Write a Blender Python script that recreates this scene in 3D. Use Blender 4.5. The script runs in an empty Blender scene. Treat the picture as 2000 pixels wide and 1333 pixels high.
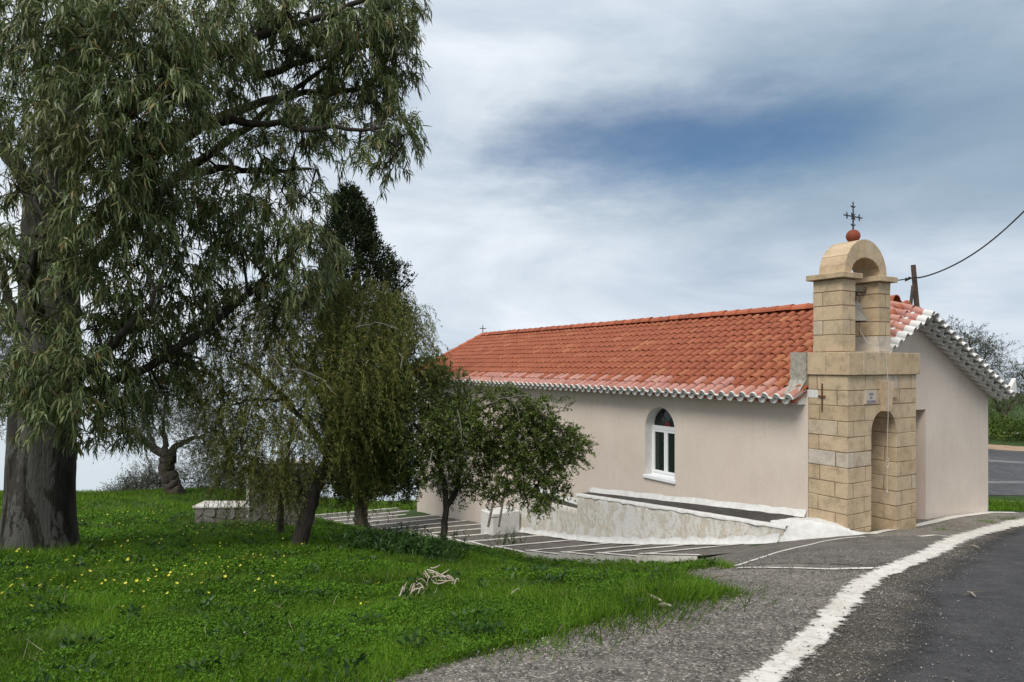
import bpy, math, random
import numpy as np
from mathutils import Vector, Matrix

# ------------------------------------------------------------------ camera, sky, sun, exposure
scene = bpy.context.scene
COL = scene.collection
F, CX, HY = 1300.0, 1000.0, 712.0          # focal length / principal column / horizon row of the photograph
cam_d = bpy.data.cameras.new('camera')
cam = bpy.data.objects.new('camera', cam_d)
COL.objects.link(cam)
cam.location = (0, 0, 0)
cam.rotation_euler = (math.radians(90), 0, 0)
cam_d.sensor_fit = 'HORIZONTAL'
cam_d.sensor_width = 36
cam_d.lens = 36 * F / 2000
cam_d.shift_y = (HY - 666.5) / 2000
cam_d.clip_start = 0.05
cam_d.clip_end = 20000
scene.camera = cam

SUN_EL, SUN_AZ = 50, -148                   # degrees; azimuth from +Y towards +X
EXPOSURE = 1.05
SUN_STRENGTH = 1.5
vs = scene.view_settings
vs.view_transform = 'Standard'
vs.look = 'None'
vs.gamma = 1
vs.use_curve_mapping = False
vs.exposure = EXPOSURE
scene.cycles.max_bounces = 6
scene.cycles.diffuse_bounces = 3
scene.cycles.transparent_max_bounces = 8

world = bpy.data.worlds.new('World')
scene.world = world
world.use_nodes = True


def build_world():
    nt = world.node_tree
    nt.nodes.clear()
    N = nt.nodes.new
    L = nt.links.new
    out = N('ShaderNodeOutputWorld')
    bg = N('ShaderNodeBackground')
    bg.inputs['Strength'].default_value = 0.082
    L(bg.outputs[0], out.inputs[0])
    sky = N('ShaderNodeTexSky')
    sky.sky_type = 'NISHITA'
    sky.sun_disc = False
    sky.sun_elevation = math.radians(SUN_EL)
    sky.sun_rotation = math.radians(SUN_AZ)
    tc = N('ShaderNodeTexCoord')
    mp = N('ShaderNodeMapping')
    mp.inputs['Scale'].default_value = (1.1, 1.1, 3.4)
    mp.inputs['Location'].default_value = (0.37, 0.1, 0.22)
    L(tc.outputs['Generated'], mp.inputs['Vector'])
    n1 = N('ShaderNodeTexNoise')
    n1.inputs['Scale'].default_value = 1.7
    n1.inputs['Detail'].default_value = 10
    n1.inputs['Roughness'].default_value = 0.56
    n1.inputs['Distortion'].default_value = 0.5
    L(mp.outputs[0], n1.inputs['Vector'])
    n2 = N('ShaderNodeTexNoise')
    n2.inputs['Scale'].default_value = 4.0
    n2.inputs['Detail'].default_value = 10
    n2.inputs['Roughness'].default_value = 0.6
    L(mp.outputs[0], n2.inputs['Vector'])
    # the thin place in the cloud cover: an anisotropic falloff round one direction, frayed by noise

    def hole(px, py, sx, sz, r):
        d = Vector(((px - CX) / F, 1, (HY - py) / F)).normalized()
        sub = N('ShaderNodeVectorMath'); sub.operation = 'SUBTRACT'
        L(tc.outputs['Generated'], sub.inputs[0]); sub.inputs[1].default_value = d
        mul = N('ShaderNodeVectorMath'); mul.operation = 'MULTIPLY'
        L(sub.outputs[0], mul.inputs[0]); mul.inputs[1].default_value = (sx, sx, sz)
        ln = N('ShaderNodeVectorMath'); ln.operation = 'LENGTH'
        L(mul.outputs[0], ln.inputs[0])
        ns = N('ShaderNodeMath'); ns.operation = 'MULTIPLY_ADD'
        L(n2.outputs['Fac'], ns.inputs[0]); ns.inputs[1].default_value = 0.5
        L(ln.outputs['Value'], ns.inputs[2])
        mr = N('ShaderNodeMapRange'); mr.interpolation_type = 'SMOOTHERSTEP'
        mr.inputs['From Min'].default_value = 0.25
        mr.inputs['From Max'].default_value = 0.25 + r
        mr.inputs['To Min'].default_value = 1
        mr.inputs['To Max'].default_value = 0
        L(ns.outputs[0], mr.inputs['Value'])
        return mr.outputs[0]
    h1 = hole(1340, 275, 1.5, 6.3, 0.70)
    h2 = hole(1800, 230, .85, 3.0, 0.70)
    # cloud colour: bright grey, darker grey-blue where thick
    cr = N('ShaderNodeValToRGB')
    e = cr.color_ramp.elements
    e[0].position = 0.30; e[0].color = (2.75, 3.32, 4.05, 1)
    e[1].position = 0.66; e[1].color = (5.3, 5.66, 6.02, 1)
    L(n1.outputs['Fac'], cr.inputs[0])
    m2 = N('ShaderNodeMix'); m2.data_type = 'RGBA'
    L(h2, m2.inputs['Factor'])
    L(cr.outputs[0], m2.inputs['A']); m2.inputs['B'].default_value = (1.75, 2.4, 3.05, 1)
    # open blue
    blue = N('ShaderNodeMix'); blue.data_type = 'RGBA'; blue.blend_type = 'MULTIPLY'
    blue.inputs['Factor'].default_value = 1
    L(sky.outputs[0], blue.inputs['A']); blue.inputs['B'].default_value = (0.26, 0.38, 0.48, 1)
    m1 = N('ShaderNodeMix'); m1.data_type = 'RGBA'
    hm = N('ShaderNodeMath'); hm.operation = 'MULTIPLY'; hm.inputs[1].default_value = 0.85
    L(h1, hm.inputs[0]); L(hm.outputs[0], m1.inputs['Factor'])
    L(m2.outputs['Result'], m1.inputs['A']); L(blue.outputs['Result'], m1.inputs['B'])
    L(m1.outputs['Result'], bg.inputs['Color'])


build_world()
sun_d = bpy.data.lights.new('sun', 'SUN')
sun_d.energy = SUN_STRENGTH
sun_d.angle = math.radians(28)
sun_d.color = (1.0, 0.96, 0.90)
sun = bpy.data.objects.new('sun', sun_d)
COL.objects.link(sun)
sd = Vector((math.sin(math.radians(SUN_AZ)) * math.cos(math.radians(SUN_EL)),
             math.cos(math.radians(SUN_AZ)) * math.cos(math.radians(SUN_EL)),
             math.sin(math.radians(SUN_EL))))
sun.rotation_euler = sd.to_track_quat('Z', 'Y').to_euler()
sun.location = (0, 0, 30)

rnd = random.Random(7)
rng = np.random.default_rng(11)


# ------------------------------------------------------------------ helpers: meshes, tags
def tag(o, label=None, cat=None, group=None, kind=None):
    if label: o['label'] = label
    if cat: o['category'] = cat
    if group: o['group'] = group
    if kind: o['kind'] = kind
    return o


def empty(name, loc=(0, 0, 0), rz=0, label=None, cat=None, group=None, kind=None):
    o = bpy.data.objects.new(name, None)
    o.empty_display_size = 0.3
    COL.objects.link(o)
    o.location = loc
    o.rotation_euler = (0, 0, rz)
    return tag(o, label, cat, group, kind)


def link(name, me, parent=None, loc=(0, 0, 0), rot=None):
    o = bpy.data.objects.new(name, me)
    COL.objects.link(o)
    o.parent = parent
    o.location = loc
    if rot: o.rotation_euler = rot
    return o


class MB:
    def __init__(self):
        self.v, self.f, self.m = [], [], []

    def poly(self, pts, mi=0):
        n = len(self.v)
        self.v += [tuple(p) for p in pts]
        self.f.append(tuple(range(n, n + len(pts))))
        self.m.append(mi)
        return self

    def box(self, x0, x1, y0, y1, z0, z1, mi=0, M=None):
        P = [(x, y, z) for z in (z0, z1) for y in (y0, y1) for x in (x0, x1)]
        if M is not None: P = [tuple(M @ Vector(p)) for p in P]
        n = len(self.v)
        self.v += P
        for q in ((0, 2, 3, 1), (4, 5, 7, 6), (0, 1, 5, 4), (2, 6, 7, 3), (0, 4, 6, 2), (1, 3, 7, 5)):
            self.f.append(tuple(n + i for i in q)); self.m.append(mi)
        return self

    def chbox(self, x0, x1, y0, y1, z0, z1, c=0.006, jit=0.0, mi=0):
        """chamfered box: 24 verts"""
        lo, hi = (x0, y0, z0), (x1, y1, z1)
        n = len(self.v)
        idx = {}
        for sx in (0, 1):
            for sy in (0, 1):
                for sz in (0, 1):
                    s = (sx, sy, sz)
                    j = [rnd.uniform(-jit, jit) for _ in range(3)]
                    for a in range(3):
                        p = []
                        for k in range(3):
                            val = hi[k] if s[k] else lo[k]
                            if k != a: val += (-c if s[k] else c)
                            p.append(val + j[k])
                        idx[(s, a)] = len(self.v)
                        self.v.append(tuple(p))
        def add(ids): self.f.append(tuple(ids)); self.m.append(mi)
        for a in range(3):
            b, c2 = (a + 1) % 3, (a + 2) % 3
            for s in (0, 1):
                q = []
                for (i, j) in ((0, 0), (1, 0), (1, 1), (0, 1)):
                    t = [0, 0, 0]; t[a] = s; t[b] = i; t[c2] = j
                    q.append(idx[(tuple(t), a)])
                add(q if s else q[::-1])
            # edges along axis a
            for i in (0, 1):
                for j in (0, 1):
                    t0 = [0, 0, 0]; t0[b] = i; t0[c2] = j
                    t1 = list(t0); t1[a] = 1
                    t0, t1 = tuple(t0), tuple(t1)
                    q = [idx[(t0, b)], idx[(t1, b)], idx[(t1, c2)], idx[(t0, c2)]]
                    add(q if i != j else q[::-1])
        for s in [(x, y, z) for x in (0, 1) for y in (0, 1) for z in (0, 1)]:
            q = [idx[(s, 0)], idx[(s, 1)], idx[(s, 2)]]
            add(q if sum(s) % 2 else q[::-1])
        return self

    def prism(self, poly, axis, a0, a1, mi=0):
        """extrude a polygon given in the two other coordinates along axis (0,1,2)"""
        def P(p, a):
            r = [0, 0, 0]
            o = [k for k in range(3) if k != axis]
            r[axis] = a; r[o[0]] = p[0]; r[o[1]] = p[1]
            return tuple(r)
        n, k = len(self.v), len(poly)
        self.v += [P(p, a0) for p in poly] + [P(p, a1) for p in poly]
        self.f.append(tuple(range(n, n + k))[::-1]); self.m.append(mi)
        self.f.append(tuple(range(n + k, n + 2 * k))); self.m.append(mi)
        for i in range(k):
            j = (i + 1) % k
            self.f.append((n + i, n + j, n + k + j, n + k + i)); self.m.append(mi)
        return self

    def tube(self, pts, rad, sides=8, cap=True, mi=0, rough=0.0):
        pts = [Vector(p) for p in pts]
        if not hasattr(rad, '__len__'): rad = [rad] * len(pts)
        n = len(self.v)
        up = None
        for i, p in enumerate(pts):
            t = (pts[min(i + 1, len(pts) - 1)] - pts[max(i - 1, 0)])
            t = t.normalized() if t.length > 1e-9 else Vector((0, 0, 1))
            if up is None:
                up = t.orthogonal().normalized()
            up = (up - t * up.dot(t))
            up = up.normalized() if up.length > 1e-6 else t.orthogonal().normalized()
            b = t.cross(up)
            for k in range(sides):
                a = 2 * math.pi * k / sides
                r = rad[i] * (1 + (rnd.uniform(-rough, rough) if rough else 0))
                self.v.append(tuple(p + (up * math.cos(a) + b * math.sin(a)) * r))
        for i in range(len(pts) - 1):
            for k in range(sides):
                k2 = (k + 1) % sides
                self.f.append((n + i * sides + k, n + i * sides + k2, n + (i + 1) * sides + k2, n + (i + 1) * sides + k))
                self.m.append(mi)
        if cap:
            self.f.append(tuple(n + k for k in range(sides))[::-1]); self.m.append(mi)
            e = n + (len(pts) - 1) * sides
            self.f.append(tuple(e + k for k in range(sides))); self.m.append(mi)
        return self

    def lathe(self, prof, c=(0, 0, 0), sides=20, mi=0):
        n = len(self.v)
        for (r, z) in prof:
            for k in range(sides):
                a = 2 * math.pi * k / sides
                self.v.append((c[0] + r * math.cos(a), c[1] + r * math.sin(a), c[2] + z))
        for i in range(len(prof) - 1):
            for k in range(sides):
                k2 = (k + 1) % sides
                self.f.append((n + i * sides + k, n + i * sides + k2, n + (i + 1) * sides + k2, n + (i + 1) * sides + k))
                self.m.append(mi)
        return self

    def grid(self, P, mi=0):
        """P[i][j] points"""
        n = len(self.v)
        a, b = len(P), len(P[0])
        for row in P: self.v += [tuple(p) for p in row]
        for i in range(a - 1):
            for j in range(b - 1):
                self.f.append((n + i * b + j, n + i * b + j + 1, n + (i + 1) * b + j + 1, n + (i + 1) * b + j))
                self.m.append(mi)
        return self

    def mesh(self, name, mats, smooth=False):
        me = bpy.data.meshes.new(name)
        me.from_pydata(self.v, [], self.f)
        if not isinstance(mats, (list, tuple)): mats = [mats]
        for m in mats: me.materials.append(m)
        if len(mats) > 1: me.polygons.foreach_set('material_index', self.m)
        if smooth: me.polygons.foreach_set('use_smooth', [True] * len(self.f))
        me.update()
        return me

    def build(self, name, mats, parent=None, loc=(0, 0, 0), smooth=False, rot=None):
        return link(name, self.mesh(name, mats, smooth), parent, loc, rot)


def np_mesh(name, V, Fq, mat, smooth=False):
    V = np.ascontiguousarray(V, dtype=np.float32)
    Fq = np.ascontiguousarray(Fq, dtype=np.int32)
    me = bpy.data.meshes.new(name)
    me.vertices.add(len(V)); me.vertices.foreach_set('co', V.ravel())
    me.loops.add(Fq.size); me.loops.foreach_set('vertex_index', Fq.ravel())
    me.polygons.add(len(Fq))
    me.polygons.foreach_set('loop_start', np.arange(len(Fq), dtype=np.int32) * Fq.shape[1])
    me.polygons.foreach_set('loop_total', np.full(len(Fq), Fq.shape[1], dtype=np.int32))
    if smooth: me.polygons.foreach_set('use_smooth', np.ones(len(Fq), dtype=bool))
    me.materials.append(mat)
    me.update(calc_edges=True)
    return me


def norm(a): return a / np.maximum(np.linalg.norm(a, axis=1, keepdims=True), 1e-9)


def leaves(P, D, Ls, Ws, curl=0.15, mode=2):
    """leaf blades. P base, D direction, Ls/Ws sizes. mode 2: two bent quads; mode 1: one diamond quad; returns V,F"""
    n = len(P)
    D = norm(D)
    R = rng.normal(size=(n, 3))
    S = norm(np.cross(D, R))
    Nn = np.cross(D, S)
    Ls = np.broadcast_to(Ls, (n,))[:, None]; Ws = np.broadcast_to(Ws, (n,))[:, None]
    bend = (rng.normal(size=(n, 1)) * curl) * Ls
    if mode == 1:
        mid = P + D * Ls * 0.5 + Nn * bend
        V = np.stack([P, mid + S * Ws * .5, P + D * Ls, mid - S * Ws * .5], 1).reshape(-1, 3)
        Fq = np.arange(n * 4).reshape(n, 4)
        return V, Fq
    if mode == 3:      # triangle blade
        V = np.stack([P - S * Ws * .5, P + S * Ws * .5, P + D * Ls + Nn * bend], 1).reshape(-1, 3)
        return V, np.arange(n * 3).reshape(n, 3)
    if mode == 4:      # long leaf that leaves its twig along D and hangs down
        dn = np.array([[0, 0, -1.0]])
        g = rng.uniform(.45, 1.0, (n, 1))
        d2 = norm(D * (1 - .5 * g) + dn * .75 * g + S * rng.normal(size=(n, 1)) * .12); d3 = norm(D * (1 - .9 * g) + dn * 1.05 * g + S * rng.normal(size=(n, 1)) * .3)
        p1 = P + D * Ls * .3; p2 = p1 + d2 * Ls * .36; p3 = p2 + d3 * Ls * .34
        V = np.stack([P - S * Ws * .15, P + S * Ws * .15, p1 + S * Ws * .5, p1 - S * Ws * .5, p2 + S * Ws * .42, p2 - S * Ws * .42, p3 + S * Ws * .06, p3 - S * Ws * .06], 1).reshape(-1, 3)
        b = (np.arange(n) * 8)[:, None]
        return V, np.concatenate([b + np.array([[0, 1, 2, 3]]), b + np.array([[3, 2, 4, 5]]), b + np.array([[5, 4, 6, 7]])], 0)
    side = S * bend * 0.9
    mid = P + D * Ls * 0.45 + Nn * bend + side
    tip = P + D * Ls
    V = np.stack([P - S * Ws * .12, P + S * Ws * .12, mid + S * Ws * .5, mid - S * Ws * .5, tip + S * Ws * .08, tip - S * Ws * .08], 1).reshape(-1, 3)
    b = (np.arange(n) * 6)[:, None]
    Fq = np.concatenate([b + np.array([[0, 1, 2, 3]]), b + np.array([[3, 2, 4, 5]])], 0)
    return V, Fq


def at(px, py, d):
    return Vector(((px - CX) / F * d, d, (HY - py) / F * d))


# ------------------------------------------------------------------ materials
def mat(name):
    m = bpy.data.materials.new(name)
    m.use_nodes = True
    return m, m.node_tree, m.node_tree.nodes, m.node_tree.links, m.node_tree.nodes['Principled BSDF']


def node(nt, t, **kw):
    n = nt.nodes.new(t)
    for k, v in kw.items():
        if k.startswith('i_'): n.inputs[k[2:].replace('_', ' ')].default_value = v
        else: setattr(n, k, v)
    return n


def noise(nt, scale, detail=4, rough=0.55, vec=None, dist=0):
    n = node(nt, 'ShaderNodeTexNoise')
    n.inputs['Scale'].default_value = scale
    n.inputs['Detail'].default_value = detail
    n.inputs['Roughness'].default_value = rough
    n.inputs['Distortion'].default_value = dist
    if vec is not None: nt.links.new(vec, n.inputs['Vector'])
    return n


def ramp(nt, fac, stops):
    r = node(nt, 'ShaderNodeValToRGB')
    el = r.color_ramp.elements
    while len(el) < len(stops): el.new(0.5)
    for e, (p, c) in zip(el, stops):
        e.position = p
        e.color = (c[0], c[1], c[2], 1) if hasattr(c, '__len__') else (c, c, c, 1)
    nt.links.new(fac, r.inputs[0])
    return r.outputs[0]


def mix(nt, fac, a, b, blend='MIX'):
    m = node(nt, 'ShaderNodeMix', data_type='RGBA', blend_type=blend)
    for s, v in (('Factor', fac), ('A', a), ('B', b)):
        if hasattr(v, 'is_output') or isinstance(v, bpy.types.NodeSocket): nt.links.new(v, m.inputs[s])
        elif s == 'Factor': m.inputs[s].default_value = v
        else: m.inputs[s].default_value = (v[0], v[1], v[2], 1)
    return m.outputs['Result']


def bump(nt, bsdf, height, strength=0.3, dist=0.01):
    b = node(nt, 'ShaderNodeBump')
    b.inputs['Strength'].default_value = strength
    b.inputs['Distance'].default_value = dist
    nt.links.new(height, b.inputs['Height'])
    nt.links.new(b.outputs[0], bsdf.inputs['Normal'])


def objco(nt, scale=None):
    t = node(nt, 'ShaderNodeTexCoord')
    if scale is None: return t.outputs['Object']
    m = node(nt, 'ShaderNodeMapping')
    m.inputs['Scale'].default_value = scale
    nt.links.new(t.outputs['Object'], m.inputs['Vector'])
    return m.outputs[0]


def geopos(nt, scale=None):
    g = node(nt, 'ShaderNodeNewGeometry')
    if scale is None: return g.outputs['Position']
    m = node(nt, 'ShaderNodeMapping')
    m.inputs['Scale'].default_value = scale
    nt.links.new(g.outputs['Position'], m.inputs['Vector'])
    return m.outputs[0]


def rand_val(nt):
    g = node(nt, 'ShaderNodeNewGeometry')
    o = node(nt, 'ShaderNodeObjectInfo')
    a = node(nt, 'ShaderNodeMath', operation='ADD')
    nt.links.new(g.outputs['Random Per Island'], a.inputs[0])
    nt.links.new(o.outputs['Random'], a.inputs[1])
    f = node(nt, 'ShaderNodeMath', operation='FRACT')
    nt.links.new(a.outputs[0], f.inputs[0])
    return f.outputs[0]


def simple_mat(name, c1, c2, scale=6, rough=0.85, b=0.2, bscale=60, bdist=0.004, detail=5, spec=0.3):
    m, nt, N, L, bs = mat(name)
    v = geopos(nt)
    n1 = noise(nt, scale, detail, 0.6, v)
    L.new(ramp(nt, n1.outputs['Fac'], [(0.3, c1), (0.7, c2)]), bs.inputs['Base Color'])
    bs.inputs['Roughness'].default_value = rough
    bs.inputs['Specular IOR Level'].default_value = spec
    if b:
        n2 = noise(nt, bscale, 4, 0.6, v)
        bump(nt, bs, n2.outputs['Fac'], b, bdist)
    return m


def leaf_mat(name, stops, trans=0.3, rough=0.5, spec=0.3, var=((.3, .72), (.7, 1.15)), vscale=.9, tint=None):
    m, nt, N, L, bs = mat(name)
    r = rand_val(nt)
    col = ramp(nt, r, stops)
    big = noise(nt, vscale, 3, 0.6, geopos(nt))
    col = mix(nt, 1.0, col, ramp(nt, big.outputs['Fac'], list(var)), 'MULTIPLY')
    if tint:
        tn = noise(nt, tint[0], 4, .6, geopos(nt))
        col = mix(nt, ramp(nt, tn.outputs['Fac'], [(tint[1], 0.0), (tint[2], tint[3])]), col, tint[4])
    L.new(col, bs.inputs['Base Color'])
    bs.inputs['Roughness'].default_value = rough
    bs.inputs['Specular IOR Level'].default_value = spec
    tr = node(nt, 'ShaderNodeBsdfTranslucent')
    L.new(col, tr.inputs['Color'])
    ms = node(nt, 'ShaderNodeMixShader')
    ms.inputs[0].default_value = trans
    L.new(bs.outputs[0], ms.inputs[1]); L.new(tr.outputs[0], ms.inputs[2])
    L.new(ms.outputs[0], N['Material Output'].inputs[0])
    return m


def make_materials():
    M = {}
    # painted stucco
    m, nt, N, L, bs = mat('stucco')
    v = geopos(nt)
    big = noise(nt, 0.8, 5, 0.6, v)
    base = ramp(nt, big.outputs['Fac'], [(0.3, (.60, .51, .435)), (0.7, (.68, .59, .505))])
    blot = noise(nt, 2.6, 7, .7, v, .6)
    base = mix(nt, ramp(nt, blot.outputs['Fac'], [(.55, 0.0), (.74, .26)]), base, (.46, .40, .335))
    fine = noise(nt, 70, 3, 0.6, v)
    base = mix(nt, 1, base, ramp(nt, fine.outputs['Fac'], [(0.3, .86), (0.7, 1.08)]), 'MULTIPLY')
    vs_ = geopos(nt, (2.5, 2.5, 0.25))
    streak = noise(nt, 3, 4, 0.6, vs_)
    base = mix(nt, 1, base, ramp(nt, streak.outputs['Fac'], [(0.34, .975), (0.55, 1.0)]), 'MULTIPLY')
    L.new(base, bs.inputs['Base Color']); bs.inputs['Roughness'].default_value = .93
    bs.inputs['Specular IOR Level'].default_value = .15
    bump(nt, bs, fine.outputs['Fac'], 0.7, 0.006)
    M['stucco'] = m
    # ashlar
    m, nt, N, L, bs = mat('ashlar')
    v = geopos(nt)
    o = node(nt, 'ShaderNodeObjectInfo')
    base = ramp(nt, o.outputs['Random'], [(0, (.47, .355, .225)), (0.25, (.53, .395, .255)), (0.5, (.51, .40, .265)), (0.85, (.56, .42, .275)), (0.97, (.52, .44, .33)), (1, (.56, .50, .43))])
    n1 = noise(nt, 5, 6, 0.65, v)
    base = mix(nt, 1, base, ramp(nt, n1.outputs['Fac'], [(0.28, .66), (0.5, .98), (0.75, 1.12)]), 'MULTIPLY')
    n2 = noise(nt, 55, 4, 0.65, v)
    base = mix(nt, 1, base, ramp(nt, n2.outputs['Fac'], [(0.3, .78), (0.65, 1.08)]), 'MULTIPLY')
    L.new(base, bs.inputs['Base Color']); bs.inputs['Roughness'].default_value = .9
    bs.inputs['Specular IOR Level'].default_value = .2
    bump(nt, bs, n2.outputs['Fac'], .8, .010)
    M['ashlar'] = m
    M['mortar'] = simple_mat('mortar', (.16, .11, .065), (.24, .17, .10), 8)
    M['concrete'] = simple_mat('rough_concrete', (.22, .20, .17), (.42, .39, .33), 14, .95, .7, 45, .012)
    # terracotta
    def terra(name, stops, wash=0.0):
        m, nt, N, L, bs = mat(name)
        v = geopos(nt)
        base = ramp(nt, rand_val(nt), stops)
        n1 = noise(nt, 3.2, 6, .7, v)
        base = mix(nt, 1, base, ramp(nt, n1.outputs['Fac'], [(.3, .8), (.5, 1.0), (.8, 1.08)]), 'MULTIPLY')
        n2 = noise(nt, 38, 4, .65, v)
        base = mix(nt, 1, base, ramp(nt, n2.outputs['Fac'], [(.3, .8), (.7, 1.1)]), 'MULTIPLY')
        n3 = noise(nt, 9, 5, .7, v)
        base = mix(nt, ramp(nt, n3.outputs['Fac'], [(.60, 0.0), (.76, .35)]), base, (.10, .075, .055))
        if wash:
            n4 = noise(nt, 7, 4, .6, v)
            base = mix(nt, ramp(nt, n4.outputs['Fac'], [(.35, wash * .35), (.65, wash)]), base, (.66, .52, .49))
        L.new(base, bs.inputs['Base Color']); bs.inputs['Roughness'].default_value = .8
        bs.inputs['Specular IOR Level'].default_value = .25
        bump(nt, bs, n2.outputs['Fac'], .3, .004)
        return m
    st = [(0, (.29, .086, .045)), (.3, (.33, .103, .055)), (.6, (.31, .095, .050)), (.9, (.35, .118, .060)), (1, (.39, .155, .078))]
    M['tile'] = terra('terracotta_tile', st)
    M['tile_pink'] = terra('faded_tile', [(0, (.33, .11, .07)), (.5, (.39, .135, .09)), (1, (.42, .17, .11))], .30)
    M['ridge'] = terra('ridge_tile_clay', [(0, (.30, .085, .045)), (1, (.44, .13, .065))])
    M['whitewash'] = simple_mat('whitewash', (.54, .525, .49), (.70, .69, .665), 7, .9, .6, 30, .012, 7)
    M['limewash'] = simple_mat('limewashed_tile_underside', (.55, .55, .52), (.70, .70, .67), 12, .9, .3, 40, .005)  # mottled off-white limewash for tile undersides, mortar bedding and window arch frame
    M['paint_white'] = simple_mat('white_gloss_paint', (.76, .77, .77), (.82, .83, .83), 3, .4, 0, spec=.5)
    # weathered whitewashed wall
    m, nt, N, L, bs = mat('weathered_whitewash')
    v = geopos(nt)
    n1 = noise(nt, 3.2, 8, .74, geopos(nt, (1, 1, .5)), .5)
    base = ramp(nt, n1.outputs['Fac'], [(.32, (.73, .72, .69)), (.48, (.70, .67, .62)), (.55, (.55, .48, .38)), (.60, (.67, .64, .58)), (.72, (.73, .72, .70))])
    n2 = noise(nt, 12, 6, .75, geopos(nt, (1, 1, .35)))
    base = mix(nt, ramp(nt, n2.outputs['Fac'], [(.55, 0.0), (.70, .7)]), base, (.27, .24, .19))
    n3 = noise(nt, 40, 5, .7, v)
    base = mix(nt, 1, base, ramp(nt, n3.outputs['Fac'], [(.3, .8), (.6, 1.04)]), 'MULTIPLY')
    L.new(base, bs.inputs['Base Color']); bs.inputs['Roughness'].default_value = .95
    bs.inputs['Specular IOR Level'].default_value = .15
    ad = node(nt, 'ShaderNodeMath', operation='ADD'); L.new(n2.outputs['Fac'], ad.inputs[0]); L.new(n3.outputs['Fac'], ad.inputs[1])
    bump(nt, bs, ad.outputs[0], .8, .02)
    M['old_white'] = m
    # asphalt / aggregate surfaces

    def aggregate(name, c0, c1, speck, spk_amt, cell, rough=.95, b=.8, bd=.012, big=None, crack=True):
        m, nt, N, L, bs = mat(name)
        v = geopos(nt)
        n1 = noise(nt, .9, 6, .65, v)
        base = ramp(nt, n1.outputs['Fac'], [(.3, c0), (.7, c1)])
        vo = node(nt, 'ShaderNodeTexVoronoi'); vo.inputs['Scale'].default_value = cell
        L.new(v, vo.inputs['Vector'])
        rgb = node(nt, 'ShaderNodeRGBToBW'); L.new(vo.outputs['Color'], rgb.inputs[0])
        base = mix(nt, ramp(nt, rgb.outputs[0], [(1 - spk_amt, 0.0), (min(1, 1 - spk_amt + .12), .8)]), base, speck)
        base = mix(nt, 1, base, ramp(nt, rgb.outputs[0], [(.2, .6), (.6, 1.08)]), 'MULTIPLY')
        n2 = noise(nt, 5, 7, .7, v)
        base = mix(nt, 1, base, ramp(nt, n2.outputs['Fac'], [(.3, .65), (.7, 1.22)]), 'MULTIPLY')
        if big:
            n3 = noise(nt, 1.6, 6, .7, v, .4)
            base = mix(nt, ramp(nt, n3.outputs['Fac'], [(.5, 0.0), (.66, .7)]), base, big)
        L.new(base, bs.inputs['Base Color']); bs.inputs['Roughness'].default_value = rough
        bs.inputs['Specular IOR Level'].default_value = .25
        n4 = noise(nt, cell * .9, 4, .7, v)
        ad = node(nt, 'ShaderNodeMath', operation='SUBTRACT'); L.new(n4.outputs['Fac'], ad.inputs[0]); L.new(vo.outputs['Distance'], ad.inputs[1])
        bump(nt, bs, ad.outputs[0], b, bd)
        return m
    M['asphalt'] = aggregate('asphalt', (.044, .043, .045), (.080, .077, .078), (.19, .185, .18), .13, 90, .85, .6, .006, (.095, .09, .087))
    # the same asphalt crumbling away at its edge, showing the grit below
    m2 = M['asphalt'].copy(); m2.name = 'crumbling_asphalt'; nt = m2.node_tree; bs = nt.nodes['Principled BSDF']; L = nt.links
    at_ = node(nt, 'ShaderNodeAttribute', attribute_name='across')
    e1 = noise(nt, 2.6, 9, .75, geopos(nt))
    mm = node(nt, 'ShaderNodeMath', operation='MULTIPLY_ADD'); L.new(at_.outputs['Fac'], mm.inputs[0]); mm.inputs[1].default_value = 7.0; L.new(e1.outputs['Fac'], mm.inputs[2])
    mr = node(nt, 'ShaderNodeMapRange', i_From_Min=.62, i_From_Max=1.0); L.new(mm.outputs[0], mr.inputs['Value'])
    tp = node(nt, 'ShaderNodeBsdfTransparent'); ms = node(nt, 'ShaderNodeMixShader')
    L.new(mr.outputs[0], ms.inputs[0]); L.new(tp.outputs[0], ms.inputs[1]); L.new(bs.outputs[0], ms.inputs[2])
    L.new(ms.outputs[0], nt.nodes['Material Output'].inputs[0])
    M['asphalt_edge'] = m2
    M['asphalt_far'] = aggregate('worn_asphalt', (.075, .075, .078), (.12, .12, .122), (.2, .2, .2), .10, 60, .9, .4, .006)
    M['apron'] = aggregate('weathered_aggregate', (.165, .145, .122), (.25, .222, .19), (.46, .42, .36), .30, 62, .95, 1.0, .014, (.30, .265, .225))
    M['verge_dirt'] = aggregate('road_edge_grit', (.095, .082, .067), (.16, .14, .116), (.30, .27, .23), .26, 70, .95, 1.0, .014, (.07, .065, .04))
    M['path_dark'] = aggregate('dark_concrete', (.115, .102, .088), (.185, .166, .143), (.34, .31, .27), .24, 75, .95, .8, .01, (.19, .17, .15))
    M['terrace_dark'] = aggregate('terrace_concrete', (.055, .05, .047), (.09, .082, .076), (.16, .15, .14), .12, 80, .95, .6, .01)
    # worn painted line on concrete
    m, nt, N, L, bs = mat('worn_line_paint')
    v = geopos(nt)
    n1 = noise(nt, 3.0, 6, .7, v)
    base = ramp(nt, n1.outputs['Fac'], [(.3, (.56, .51, .44)), (.6, (.70, .66, .60))])
    n2 = noise(nt, 26, 6, .75, v)
    base = mix(nt, ramp(nt, n2.outputs['Fac'], [(.55, 0.0), (.64, .85)]), base, (.22, .19, .16))
    n3 = noise(nt, 8, 5, .7, v)
    base = mix(nt, ramp(nt, n3.outputs['Fac'], [(.50, 0.0), (.70, .6)]), base, (.38, .33, .27))
    L.new(base, bs.inputs['Base Color']); bs.inputs['Roughness'].default_value = .9
    bump(nt, bs, n2.outputs['Fac'], .5, .008)
    M['line'] = m
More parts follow.
